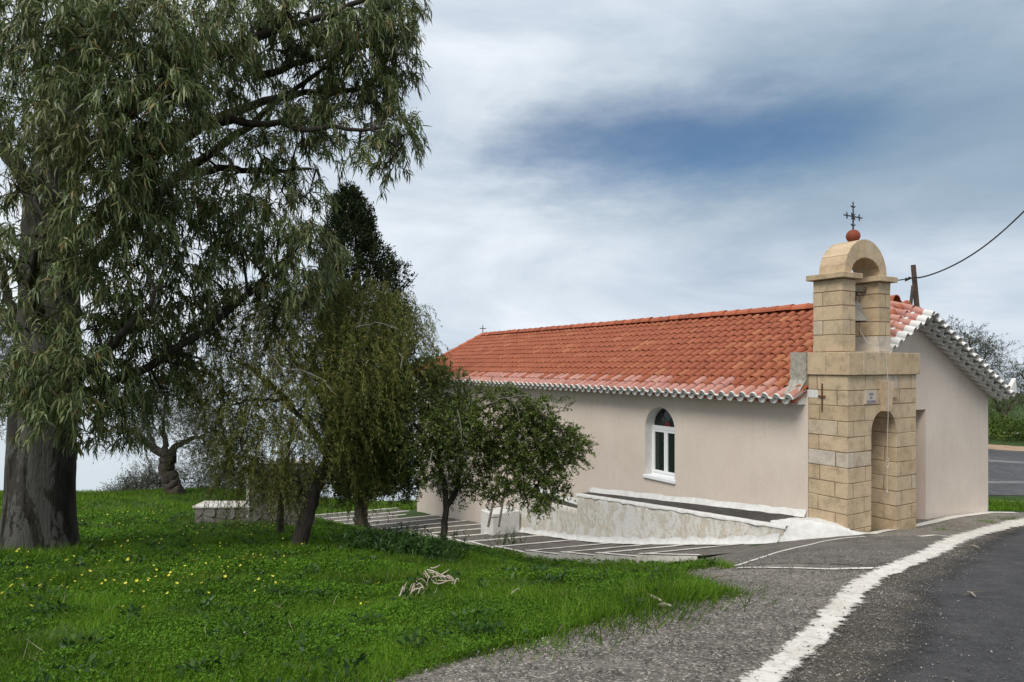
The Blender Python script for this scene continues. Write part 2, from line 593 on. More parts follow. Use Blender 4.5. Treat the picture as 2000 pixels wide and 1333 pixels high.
    # the same paint worn away along its edges, showing the aggregate below
    m2 = m.copy(); m2.name = 'worn_broad_line'; nt = m2.node_tree; bs = nt.nodes['Principled BSDF']; L = nt.links
    old = bs.inputs['Base Color'].links[0].from_socket
    at_ = node(nt, 'ShaderNodeAttribute', attribute_name='across')
    v = geopos(nt)
    e1 = noise(nt, 7, 8, .78, v); e2 = noise(nt, 60, 4, .7, v)
    mm = node(nt, 'ShaderNodeMath', operation='MULTIPLY_ADD'); L.new(e1.outputs['Fac'], mm.inputs[0]); mm.inputs[1].default_value = 2.3; L.new(at_.outputs['Fac'], mm.inputs[2])
    m3 = node(nt, 'ShaderNodeMath', operation='MULTIPLY_ADD'); L.new(e2.outputs['Fac'], m3.inputs[0]); m3.inputs[1].default_value = .5; L.new(mm.outputs[0], m3.inputs[2])
    mr = node(nt, 'ShaderNodeMapRange', i_From_Min=1.60, i_From_Max=1.82); L.new(m3.outputs[0], mr.inputs['Value'])
    tp = node(nt, 'ShaderNodeBsdfTransparent'); ms = node(nt, 'ShaderNodeMixShader')
    L.new(mr.outputs[0], ms.inputs[0]); L.new(tp.outputs[0], ms.inputs[1]); L.new(bs.outputs[0], ms.inputs[2])
    L.new(ms.outputs[0], nt.nodes['Material Output'].inputs[0])
    M['line_worn'] = m2
    # soil under grass
    M['soil'] = simple_mat('grassy_soil', (.022, .045, .008), (.045, .075, .014), 3, 1, .6, 30, .03)
    M['earth'] = simple_mat('reddish_earth', (.30, .20, .13), (.42, .30, .2), 2, 1, .5, 20, .02)
    M['stone_grey'] = simple_mat('grey_field_stone', (.11, .10, .088), (.24, .225, .195), 7, .95, .6, 40, .01)
    M['joint'] = simple_mat('dark_joint', (.09, .085, .07), (.16, .15, .125), 10)
    M['iron'] = simple_mat('black_iron', (.012, .013, .014), (.03, .03, .03), 20, .55, .2, 80, .002, spec=.5)
    M['rust'] = simple_mat('rusty_iron', (.075, .035, .02), (.15, .06, .03), 25, .85, .4, 90, .003)
    M['clayball'] = simple_mat('red_clay_ball', (.16, .035, .018), (.25, .062, .032), 10, .75, .3, 60, .003)
    M['bronze'] = simple_mat('weathered_bell_bronze', (.17, .15, .115), (.29, .26, .21), 12, .55, .2, 50, .002, spec=.5)
    M['rope'] = simple_mat('white_rope', (.42, .39, .34), (.54, .51, .46), 60, .9, .5, 200, .002)
    M['wood_door'] = simple_mat('brown_varnished_wood', (.10, .04, .018), (.17, .07, .03), 6, .5, .2, 40, .003)
    M['wood_old'] = simple_mat('old_wood', (.10, .08, .06), (.20, .17, .13), 14, .9, .5, 70, .004)
    M['pole_wood'] = simple_mat('creosoted_pole', (.05, .035, .028), (.10, .07, .055), 9, .9, .4, 40, .006)
    M['cable'] = simple_mat('black_cable', (.012, .012, .013), (.02, .02, .02), 9, .6, 0)
    M['plaque'] = simple_mat('marble_plaque', (.42, .36, .29), (.52, .45, .37), 6, .6, .1, 60, .002)
    M['ink'] = simple_mat('blue_lettering', (.11, .10, .18), (.16, .14, .24), 6, .8, 0)
    M['dry'] = leaf_mat('bleached_dry_wood', [(0, (.44, .37, .29)), (.5, (.58, .50, .41)), (1, (.36, .29, .21))], .05, .8, .2)
    # glass
    m, nt, N, L, bs = mat('window_glass')
    bs.inputs['Base Color'].default_value = (.012, .018, .017, 1)
    bs.inputs['Roughness'].default_value = .06
    bs.inputs['Specular IOR Level'].default_value = .5
    n1 = noise(nt, 2.0, 2, .5, geopos(nt)); bump(nt, bs, n1.outputs['Fac'], .04, .02)
    M['glass'] = m
    m, nt, N, L, bs = mat('red_glass')
    bs.inputs['Base Color'].default_value = (.14, .01, .02, 1); bs.inputs['Roughness'].default_value = .1
    M['redglass'] = m
    # sea
    m, nt, N, L, bs = mat('sea_water')
    bs.inputs['Base Color'].default_value = (.40, .44, .46, 1)
    bs.inputs['Roughness'].default_value = .22
    n1 = noise(nt, .35, 5, .6, geopos(nt, (1, .35, 1))); bump(nt, bs, n1.outputs['Fac'], .35, .5)
    M['sea'] = m
    # barks

    def bark(name, c0, c1, c2, sc, b=.8, bd=.03):
        m, nt, N, L, bs = mat(name)
        v = geopos(nt, (1, 1, .22))
        n1 = noise(nt, sc, 7, .7, v, .4)
        base = ramp(nt, n1.outputs['Fac'], [(.3, c0), (.5, c1), (.72, c2)])
        n2 = noise(nt, 1.3, 4, .6, geopos(nt, (1, 1, .5)))
        base = mix(nt, 1, base, ramp(nt, n2.outputs['Fac'], [(.35, .5), (.6, 1.1)]), 'MULTIPLY')
        L.new(base, bs.inputs['Base Color']); bs.inputs['Roughness'].default_value = .95
        bs.inputs['Specular IOR Level'].default_value = .15
        bump(nt, bs, n1.outputs['Fac'], b, bd)
        return m
    m = M['euc_bark'] = bark('eucalyptus_bark', (.014, .012, .009), (.052, .047, .040), (.085, .079, .068), 4.2, .9, .04)
    nt = m.node_tree; bs = nt.nodes['Principled BSDF']; L = nt.links
    old = bs.inputs['Base Color'].links[0].from_socket
    pn = noise(nt, 2.1, 6, .72, geopos(nt, (1, 1, .38)), .8)
    c_ = mix(nt, ramp(nt, pn.outputs['Fac'], [(.50, 0.0), (.53, .85)]), old, (.105, .102, .092))
    qn = noise(nt, 9, 6, .75, geopos(nt, (1, 1, .14)), .3)
    c_ = mix(nt, ramp(nt, qn.outputs['Fac'], [(.36, .9), (.44, 0.0)]), c_, (.014, .011, .008))
    sn = noise(nt, 1.5, 5, .7, geopos(nt, (1, 1, .6)), .5)
    c_ = mix(nt, ramp(nt, sn.outputs['Fac'], [(.60, 0.0), (.66, .7)]), c_, (.075, .045, .028))
    L.new(c_, bs.inputs['Base Color'])
    ad = node(nt, 'ShaderNodeMath', operation='ADD'); L.new(pn.outputs['Fac'], ad.inputs[0]); L.new(qn.outputs['Fac'], ad.inputs[1])
    bump(nt, bs, ad.outputs[0], 1.0, .06)
    M['dark_bark'] = bark('dark_bark', (.018, .014, .011), (.05, .042, .033), (.09, .078, .062), 9, .9, .02)
    M['pale_twig'] = bark('pale_bare_twig', (.15, .135, .115), (.25, .23, .20), (.33, .31, .28), 12, .3, .003)
    M['olive_bark'] = bark('olive_bark', (.03, .024, .02), (.075, .062, .052), (.13, .11, .095), 6, 1, .04)
    # leaves
    M['euc_leaf'] = leaf_mat('eucalyptus_leaf', [(0, (.046, .070, .018)), (.3, (.084, .120, .034)), (.55, (.125, .165, .052)), (.8, (.18, .215, .078)), (.93, (.26, .265, .11)), (1, (.22, .12, .04))], .28, .45, .4, ((.3, .62), (.7, 1.3)), 1.9, (1.1, .52, .70, .45, (.16, .125, .045)))
    M['weep_leaf'] = leaf_mat('weeping_leaf', [(0, (.052, .070, .013)), (.4, (.100, .122, .023)), (.75, (.158, .170, .040)), (.93, (.215, .185, .058)), (1, (.24, .165, .065))], .3, .6, .25, ((.3, .8), (.7, 1.5)), 2.2)
    M['bush_leaf'] = leaf_mat('small_green_leaf', [(0, (.036, .062, .009)), (.4, (.078, .115, .019)), (.8, (.130, .165, .034)), (1, (.19, .22, .06))], .28, .5, .3, ((.3, .75), (.7, 1.3)), 2.2)
    M['cyp_leaf'] = leaf_mat('cypress_spray', [(0, (.010, .018, .006)), (.5, (.020, .031, .010)), (1, (.045, .056, .019))], .08, .8, .15)
    M['olive_leaf'] = leaf_mat('olive_leaf', [(0, (.055, .068, .040)), (.5, (.095, .112, .072)), (1, (.17, .19, .135))], .15, .5, .4)
    M['weed_leaf'] = leaf_mat('dark_weed_leaf', [(0, (.018, .050, .010)), (.5, (.034, .082, .016)), (1, (.07, .13, .025))], .25, .5, .3)
    M['grass'] = leaf_mat('grass_blade', [(0, (.042, .105, .005)), (.35, (.080, .178, .008)), (.7, (.120, .238, .011)), (.93, (.175, .285, .020)), (1, (.30, .28, .09))], .35, .6, .25, ((.32, .48), (.5, .92), (.68, 1.32)), .75, (1.7, .60, .78, .45, (.20, .20, .04)))
    M['clover'] = leaf_mat('clover_leaf', [(0, (.044, .112, .007)), (.5, (.080, .185, .010)), (1, (.14, .265, .018))], .3, .6, .2, ((.3, .6), (.7, 1.25)), 1.3)
    M['petal'] = leaf_mat('yellow_petal', [(0, (.72, .66, .06)), (1, (.82, .78, .16))], .3, .6, .2)
    M['far_green'] = leaf_mat('roadside_weed', [(0, (.045, .085, .012)), (.6, (.085, .14, .022)), (1, (.16, .20, .035))], .3, .6, .2)
    M['rail'] = simple_mat('galvanised_rail', (.55, .57, .58), (.66, .68, .69), 5, .45, 0, spec=.5)
    M['asphalt_line'] = simple_mat('worn_road_marking', (.13, .13, .13), (.20, .20, .197), 4, .9, .2, 40, .004)
    return M


M = make_materials()

# ------------------------------------------------------------------ terrain height (metres, relative to the camera)
A = Vector((5.157, 11.6))                    # church's front left corner
WV, LV = Vector((math.cos(math.radians(30)), .5)), Vector((-.5, math.cos(math.radians(30))))


def ch(w, s):
    p = A + WV * w + LV * s
    return p.x, p.y


def plane(y): return -1.07 - .16 * y


def path_z(s): return np.interp(s, [-1.2, -.4, 1.04, 3.455, 4.84, 6.28, 7.78, 12, 20], [-2.72, -2.93, -3.31, -3.87, -4.17, -4.42, -4.64, -5.25, -6.3])


ctrl = []
for y in (0, 2.5, 4.5, 6.5):
    for x in (-14, -8, -4, -1.5, 1, 3.5, 6, 10):
        ctrl.append((x, y, plane(y)))
for x in (-26, -18, -12, -8, -5.5):
    for y in (9, 12, 16, 22, 28, 32):
        _r = Vector((x, y)) - A
        if _r.dot(WV) > -6.5 and _r.dot(LV) > 9: continue
        ctrl.append((x, y, plane(y)))
ctrl += [(-4, 8.5, -2.42), (-4, 11, -2.86), (-4, 13.5, -3.3), (-4, 16, -3.95), (-4, 19.5, -5.1), (-4, 26, -5.9), (-4, 32, -7.0)]
ctrl += [(-1, 8, -2.42), (-1, 10, -2.82), (-1, 12, -3.3), (-1, 15, -4.15)]
ctrl += [(1, 8, -2.55), (1, 10, -3.2), (1, 12, -3.76), (.6, 13.5, -4.05), (2.2, 8.2, -2.56), (2.2, 10.2, -3.13), (2.2, 11.4, -3.46)]
ctrl += [(3.2, 8.2, -2.38), (4.2, 9.2, -2.54), (5.1, 10.3, -2.72), (5.0, 9.2, -2.54), (6.2, 9.5, -2.58), (6.3, 11.0, -2.78), (7.2, 11.8, -2.93), (8.6, 13.2, -3.10), (10.5, 14.7, -3.26)]
ctrl += [(7.5, 10.5, -2.74), (9.5, 12, -2.97), (12, 13, -3.1), (16, 12, -3.1), (12, 9, -2.6), (18, 8, -2.7)]
for (x, y) in ((9, 17), (12, 17), (16, 17), (22, 17), (12, 22), (18, 22), (26, 22), (12, 28), (20, 28), (30, 28), (14, 40), (30, 40), (50, 40), (40, 20), (30, 10), (22, 60), (50, 60)):
    ctrl.append((x, y, -3.45))
for s in (1.5, 3.5, 5, 6.5, 8, 10, 13, 16, 20):
    for w in (-2.55, -.3, 3, -4.2):
        if w == -4.2 and s < 11: continue
        if w == 3 and s < 8: continue
        x, y = ch(w, s)
        ctrl.append((x, y, float(path_z(s)) - .06))
for x, z in ((-40, -6.5), (-60, -6.5), (0, -6.8), (6, -6.5)):
    ctrl.append((x, 32, z))
for x in (-60, -40, -24, -12, -4, 4):
    ctrl.append((x, 36, -7.4)); ctrl.append((x, 42, -12)); ctrl.append((x, 52, -20)); ctrl.append((x, 75, -34))
ctrl += [(-40, 5, -2), (-40, 15, -3.5), (-40, 24, -4.9), (-60, 10, -2.7), (10, 36, -5), (14, 52, -8), (14, 75, -14), (40, 75, -4)]
C = np.array(ctrl, dtype=float)


def tps_fit(C, lam=0.02):
    n = len(C)
    P = C[:, :2]
    r = np.linalg.norm(P[:, None] - P[None], axis=2)
    K = np.where(r > 0, r * r * np.log(np.maximum(r, 1e-9)), 0) + lam * np.eye(n)
    Q = np.c_[np.ones(n), P]
    Amat = np.block([[K, Q], [Q.T, np.zeros((3, 3))]])
    return np.linalg.solve(Amat, np.r_[C[:, 2], np.zeros(3)])


TPS = tps_fit(C)


def H(x, y):
    x = np.asarray(x, float); y = np.asarray(y, float)
    sh = np.broadcast(x, y).shape
    X = np.broadcast_to(x, sh).ravel(); Y = np.broadcast_to(y, sh).ravel()
    out = np.empty(len(X))
    for i in range(0, len(X), 40000):
        p = np.c_[X[i:i + 40000], Y[i:i + 40000]]
        r2 = ((p[:, None] - C[None, :, :2]) ** 2).sum(2)
        U = .5 * r2 * np.log(np.maximum(r2, 1e-12))
        out[i:i + 40000] = U @ TPS[:-3] + TPS[-3] + p @ TPS[-2:]
    return out.reshape(sh)


# lookup grid for fast bulk evaluation
_gx = np.unique(np.r_[np.linspace(-70, -14, 40), np.linspace(-14, 14, 180), np.linspace(14, 60, 50)])
_gy = np.unique(np.r_[np.linspace(0, 18, 140), np.linspace(18, 40, 60), np.linspace(40, 80, 25)])
_GZ = H(*np.meshgrid(_gx, _gy, indexing='ij'))


def Hf(x, y):
    x = np.clip(np.asarray(x, float), _gx[0], _gx[-1] - 1e-6); y = np.clip(np.asarray(y, float), _gy[0], _gy[-1] - 1e-6)
    i = np.clip(np.searchsorted(_gx, x, side='right') - 1, 0, len(_gx) - 2); j = np.clip(np.searchsorted(_gy, y, side='right') - 1, 0, len(_gy) - 2)
    tx = (x - _gx[i]) / (_gx[i + 1] - _gx[i]); ty = (y - _gy[j]) / (_gy[j + 1] - _gy[j])
    return (_GZ[i, j] * (1 - tx) * (1 - ty) + _GZ[i + 1, j] * tx * (1 - ty) + _GZ[i, j + 1] * (1 - tx) * ty + _GZ[i + 1, j + 1] * tx * ty)


def hz(x, y): return float(Hf(x, y))


def ground_at(px, py, dmin=2.5, dmax=45):
    """first hit of a photograph ray with the terrain"""
    d = np.linspace(dmin, dmax, 3000)
    g = (HY - py) / F * d - Hf((px - CX) / F * d, d)
    k = np.argmax(g < 0)
    if g[k] >= 0: k = len(d) - 1
    dd = d[k]
    x = (px - CX) / F * dd
    return Vector((x, dd, hz(x, dd)))


# ------------------------------------------------------------------ ground sheets
def build_ground():
    xs, ys = _gx, _gy
    GX, GY = np.meshgrid(xs, ys, indexing='ij')
    V = np.stack([GX, GY, _GZ], 2).reshape(-1, 3)
    nx, ny = len(xs), len(ys)
    i, j = np.meshgrid(np.arange(nx - 1), np.arange(ny - 1), indexing='ij')
    b = (i * ny + j).ravel()
    Fq = np.stack([b, b + ny, b + ny + 1, b + 1], 1)
    o = link('ground', np_mesh('ground', V, Fq, M['soil'], True))
    tag(o, 'green grassy ground sloping down towards the sea', 'ground', kind='structure')
    # behind / beside the camera and far land
    mb = MB()
    mb.poly([(-70, -30, -1.1), (60, -30, -1.1), (60, 0.02, -1.12), (-70, 0.02, -1.12)])
    o = mb.build('ground', M['soil']); tag(o, 'grassy ground on the near side of the lawn', 'ground', kind='structure')
    mb = MB(); mb.poly([(-6000, 20, -26), (6000, 20, -26), (6000, 9000, -26), (-6000, 9000, -26)])
    o = mb.build('sea', M['sea']); tag(o, 'pale calm sea beyond the lawn', 'sea', kind='structure')


build_ground()


def drape(name, left, right, off, material, nacross=8, label=None, cat=None, kind='structure', parent=None, edge_noise=0.0, step=0.12, seed=3):
    """sheet between two polylines (lists of (x,y)), laid on the terrain plus an offset"""
    rr = np.random.default_rng(seed)
    Lp = np.array(left, float); Rp = np.array(right, float)
    def resamp(P, n):
        dd = np.r_[0, np.cumsum(np.linalg.norm(np.diff(P, axis=0), axis=1))]
        t = np.linspace(0, dd[-1], n)
        # smooth interpolation
        return np.c_[np.interp(t, dd, P[:, 0]), np.interp(t, dd, P[:, 1])]
    n = max(4, int(max(np.linalg.norm(np.diff(Lp, axis=0), axis=1).sum(), np.linalg.norm(np.diff(Rp, axis=0), axis=1).sum()) / step))
    Lr, Rr = resamp(Lp, n), resamp(Rp, n)
    def smooth(P):
        for _ in range(3):
            P[1:-1] = .25 * P[:-2] + .5 * P[1:-1] + .25 * P[2:]
        return P
    Lr, Rr = smooth(Lr), smooth(Rr)
    t = np.linspace(0, 1, nacross)
    G = Lr[:, None] * (1 - t)[None, :, None] + Rr[:, None] * t[None, :, None]
    if edge_noise:
        for e in (0, -1):
            nn = rr.normal(size=n) * edge_noise
            nn = .12 * nn + np.convolve(nn, np.ones(5) / 5, 'same') * .6 + np.convolve(nn, np.ones(15) / 15, 'same') * 1.1
            d = (Rr - Lr); d /= np.linalg.norm(d, axis=1, keepdims=True)
            G[:, e] += d * nn[:, None]
    Z = Hf(G[..., 0], G[..., 1]) + off
    V = np.concatenate([G, Z[..., None]], 2).reshape(-1, 3)
    i, j = np.meshgrid(np.arange(n - 1), np.arange(nacross - 1), indexing='ij')
    b = (i * nacross + j).ravel()
    Fq = np.stack([b, b + 1, b + nacross + 1, b + nacross], 1)
    me = np_mesh(name, V, Fq, material, True)
    at_ = me.attributes.new('across', 'FLOAT', 'POINT')
    at_.data.foreach_set('value', np.tile(1 - np.abs(t * 2 - 1), n).astype(np.float32))
    o = link(name, me, parent)
    if label: tag(o, label, cat, kind=kind)
    return o


LINE_PX = [(1497, 1330), (1552, 1283), (1600, 1240), (1640, 1195), (1668, 1160), (1702, 1134), (1752, 1112), (1800, 1092), (1850, 1066), (1900, 1046), (1945, 1034), (1990, 1024), (2060, 1010)]
LINE = [tuple(ground_at(*p)[:2]) for p in LINE_PX]
LINE = [(LINE[0][0] - .95, LINE[0][1] - 1.25)] + LINE
LW = [.082] * 3 + [.085, .088, .105, .11, .11, .12, .14, .15, .17, .20, .22]


def offset_line(P, w):
    P = np.array(P); T = np.gradient(P, axis=0); T /= np.linalg.norm(T, axis=1, keepdims=True)
    Nn = np.c_[T[:, 1], -T[:, 0]]
    w = np.broadcast_to(np.asarray(w, float), (len(P),))
    return P + Nn * w[:, None]


GRASS_PX = [(700, 1365), (780, 1333), (900, 1296), (1080, 1246), (1200, 1208), (1300, 1184), (1410, 1168), (1385, 1146), (1335, 1132), (1345, 1116), (1425, 1104)]
GRASS_EDGE = [tuple(ground_at(*p)[:2]) for p in GRASS_PX]
GRASS_EDGE = [(GRASS_EDGE[0][0] - .6, 2.3)] + GRASS_EDGE + [ch(w_, s) for w_, s in ((-2.62, 1.7), (-2.62, 3.5), (-2.62, 5), (-2.62, 7), (-2.65, 11), (-4.2, 11.5), (-4.2, 14), (-4.2, 20), (-4.2, 26))]


def build_paving():
    line = np.array(LINE)
    # aggregate apron between lawn and white line: swept in y
    ge = np.array(GRASS_EDGE)
    left, right = [], []
    for y in np.linspace(1.8, 14.6, 60):
        xr = np.interp(y, line[:, 1], line[:, 0])
        if y < 8: xl = np.interp(y, [1.8, 3.4, 4.4, 5.4, 6.4, 7.5, 8], [-2.2, -1.0, -.1, .75, 1.1, 1.5, 1.9])
        else: xl = np.interp(y, [8, 9, 10.2, 11.2, 12.6, 14.6], [2.3, 2.9, 4.4, 5.6, 7.0, 9.3])
        left.append((xl, y)); right.append((xr, y))
    drape('gravel_apron', left, right, .006, M['apron'], 40, 'worn grey aggregate apron between lawn and white line', 'pavement')
    # road grit and asphalt
    g0 = offset_line(LINE, -.05); g1 = offset_line(LINE, [1.5, 1.5, 1.5, 1.4, 1.3, 1.2, 1.0, .9, .8, .7, .7, .7, .7, .7])
    drape('road_edge', g0, g1, .010, M['verge_dirt'], 12, 'gritty road shoulder beside the white line', 'road', edge_noise=.03)
    far = [(x + 9, max(y - 6, 1.0)) for x, y in LINE]
    mid = offset_line(LINE, [.30, .30, .3, .3, .3, .28, .22, .22, .16, .15, .15, .15, .15, .15])
    drape('road', mid, far, .016, M['asphalt_edge'], 90, 'dark asphalt road in the lower right corner', 'road', edge_noise=.11, seed=5)
    # the road going on behind the church
    drape('road', [(7, 17.4), (12, 17.6), (16, 17.3), (26, 16.5)], [(7, 29.5), (14, 28.5), (22, 27), (40, 23)], .012, M['asphalt_far'], 30, 'grey road passing behind the right end of the church', 'road', step=.4)
    drape('road_marking', [(9, 19.3), (14, 19.2), (24, 18.4)], [(9, 19.62), (14, 19.5), (24, 18.65)], .018, M['asphalt_line'], 3, 'nearer pale streak across the road behind the church', 'road marking', edge_noise=.06)
    drape('road_marking', [(9, 23.3), (16, 23.1), (26, 21.4)], [(9, 23.9), (16, 23.65), (26, 21.9)], .018, M['asphalt_line'], 3, 'farther pale streak across the road behind the church', 'road marking', edge_noise=.1)
    drape('road_marking', [(11, 16.75), (13, 16.35), (16, 15.3)], [(11, 16.9), (13, 16.5), (16, 15.5)], .02, M['line'], 3, 'thin white kerb line beside the grass strip behind the church', 'road marking', edge_noise=.02)
    drape('dirt_verge', [(9, 28.6), (14, 28.2), (20, 26.9), (30, 24.6)], [(9, 30.2), (14, 29.9), (20, 28.3), (30, 26)], .016, M['earth'], 6, 'reddish earth verge beyond the far road', 'verge', edge_noise=.2)
    # white painted line
    l0 = offset_line(LINE, [-w * 1.45 for w in LW]); l1 = offset_line(LINE, [w * 1.45 for w in LW])
    drape('painted_line', l0, l1, .026, M['line_worn'], 25, 'broad worn white line curving between apron and asphalt road', 'painted line', edge_noise=.028, step=.03)
    # thin white borders of the dark panel in front of the tower

    def border(pxs, w, label, seed, off=.016):
        P = [tuple(ground_at(*p)[:2]) for p in pxs]
        drape('painted_border', offset_line(P, -w), offset_line(P, w), off, M['line'], 4, label, 'painted line', edge_noise=.012, step=.05, seed=seed)
    pan_l = [tuple(ground_at(*p)[:2]) for p in [(1448, 1108), (1500, 1088), (1560, 1070), (1625, 1057), (1668, 1052)]]
    pan_r = [tuple(ground_at(*p)[:2]) for p in [(1745, 1111), (1770, 1098), (1800, 1082), (1835, 1062), (1860, 1050)]]
    drape('dark_panel', pan_l, pan_r, .011, M['path_dark'], 20, 'dark speckled concrete panel bounded by white lines in front of the tower', 'pavement')
    wl = [ch(w_, s_) for w_, s_ in ((-2.3, 1.2), (-2.0, .75), (-1.4, .5), (-.9, .2), (-.55, -.2), (-.3, -.75), (.2, -1.0))]
    wr = [tuple(ground_at(*p)[:2]) for p in [(1440, 1116), (1450, 1112), (1500, 1092), (1560, 1074), (1625, 1061), (1668, 1056), (1700, 1050)]]
    drape('path_landing', wl, wr, .008, M['path_dark'], 16, 'dark concrete landing where the stepped path begins', 'pavement')
    border([(1440, 1112), (1520, 1112), (1620, 1115), (1700, 1113), (1745, 1111)], .035, 'thin white line along the near edge of the dark panel', 11)
    border([(1436, 1108), (1490, 1091), (1550, 1073), (1600, 1061), (1650, 1053), (1690, 1050)], .035, 'thin white line along the church side of the dark panel', 12)
    border([(1795, 1050), (1830, 1047), (1862, 1052)], .04, 'short white line at the far end of the dark panel', 13)
    border([(1700, 1045), (1750, 1035), (1800, 1026), (1860, 1012), (1935, 1002), (1985, 1003)], .10, 'white painted strip along the foot of the gable wall', 14)
    # grass strip sheet behind the church is terrain itself


build_paving()

# ------------------------------------------------------------------ stepped path and terrace beside the church
CH_Z = -3.6
church = empty('church', (A.x, A.y, CH_Z), math.radians(30), 'low cream stuccoed church with red tiled roof', 'church')
tower = empty('bell_tower', (A.x, A.y, -3.1), math.radians(30), 'sandstone bell tower with arched passage at the church front', 'bell tower')


def build_path():
    root = empty('stepped_path', (A.x, A.y, -4), math.radians(30), 'dark stepped path with white step edges along the church', 'path', kind='structure')
    ss = [-.4, 1.04, 2.25, 3.455, 4.84, 6.28, 7.78, 9.2, 10.6, 12, 13.4, 14.8, 16.2, 17.6, 19, 20.4]
    for i in range(len(ss) - 1):
        s0, s1 = ss[i], ss[i + 1]
        za, zb = float(path_z(s0)), float(path_z(s1))
        drop = .05
        za -= drop
        w1 = -.47 if s0 < 9 else -.03
        sk = .45                                   # skew of the step edges
        w0 = -2.6 if s0 < 11 else -4.2
        mb = MB()
        rows = []
        for t in np.linspace(0, 1, 7):
            row = []
            for u in np.linspace(0, 1, 7):
                w = w0 * (1 - u) + w1 * u
                s = s0 + (s1 - s0) * t + sk * (1 - u)
                z = za + (zb - za) * t + rnd.uniform(-.006, .006)
                row.append((w, s, z + 4))
            rows.append(row)
        mb.grid(rows)
        # far riser and outer side
        last, first = rows[-1], rows[0]
        for k in range(6):
            a, b = last[k], last[k + 1]
            mb.poly([a, b, (b[0], b[1], b[2] - .3), (a[0], a[1], a[2] - .3)])
        for r in range(6):
            a, b = rows[r][0], rows[r + 1][0]
            mb.poly([a, b, (b[0], b[1], b[2] - .3), (a[0], a[1], a[2] - .3)], 1)
        st = mb.build('step', [M['path_dark'], M['line']], root, smooth=False)
        # white nosing
        mb = MB()
        g = []
        for k in range(13):
            u = k / 12
            w = w0 * (1 - u) + w1 * u
            j = rnd.uniform(-.012, .012)
            j2 = rnd.uniform(-.012, .012)
            z = zb + 4
            sl = (za - zb) / (s1 - s0)
            g.append([(w, s1 + sk * (1 - u) - .19 + j, z + .19 * sl + .012), (w, s1 + sk * (1 - u) - .005 + j2 * .2, z + .012)])
        mb.grid(g)
        for k in range(12):
            a, b = g[k][1], g[k + 1][1]
            mb.poly([a, b, (b[0], b[1] + .004, b[2] - .06), (a[0], a[1] + .004, a[2] - .06)])
        mb.build('step_edge', M['line'], st)
        # white outer border strip
        mb = MB(); g = []
        for t in np.linspace(0, 1, 9):
            s = s0 + (s1 - s0) * t + sk
            z = za + (zb - za) * t + 4.014
            j = rnd.uniform(-.015, .015)
            g.append([(w0 + .01, s, z), (w0 + .10 + j, s, z)])
        mb.grid(g)
        mb.build('border_strip', M['line'], st)


build_path()


def lip_z(s): return float(np.interp(s, [-.2, 0, 1.5, 3, 6.25], [-2.80, -2.79, -2.90, -3.01, -3.27]))
def floor_z(s): return float(np.interp(s, [-.2, 0, 6.5], [-2.60, -2.61, -3.25]))


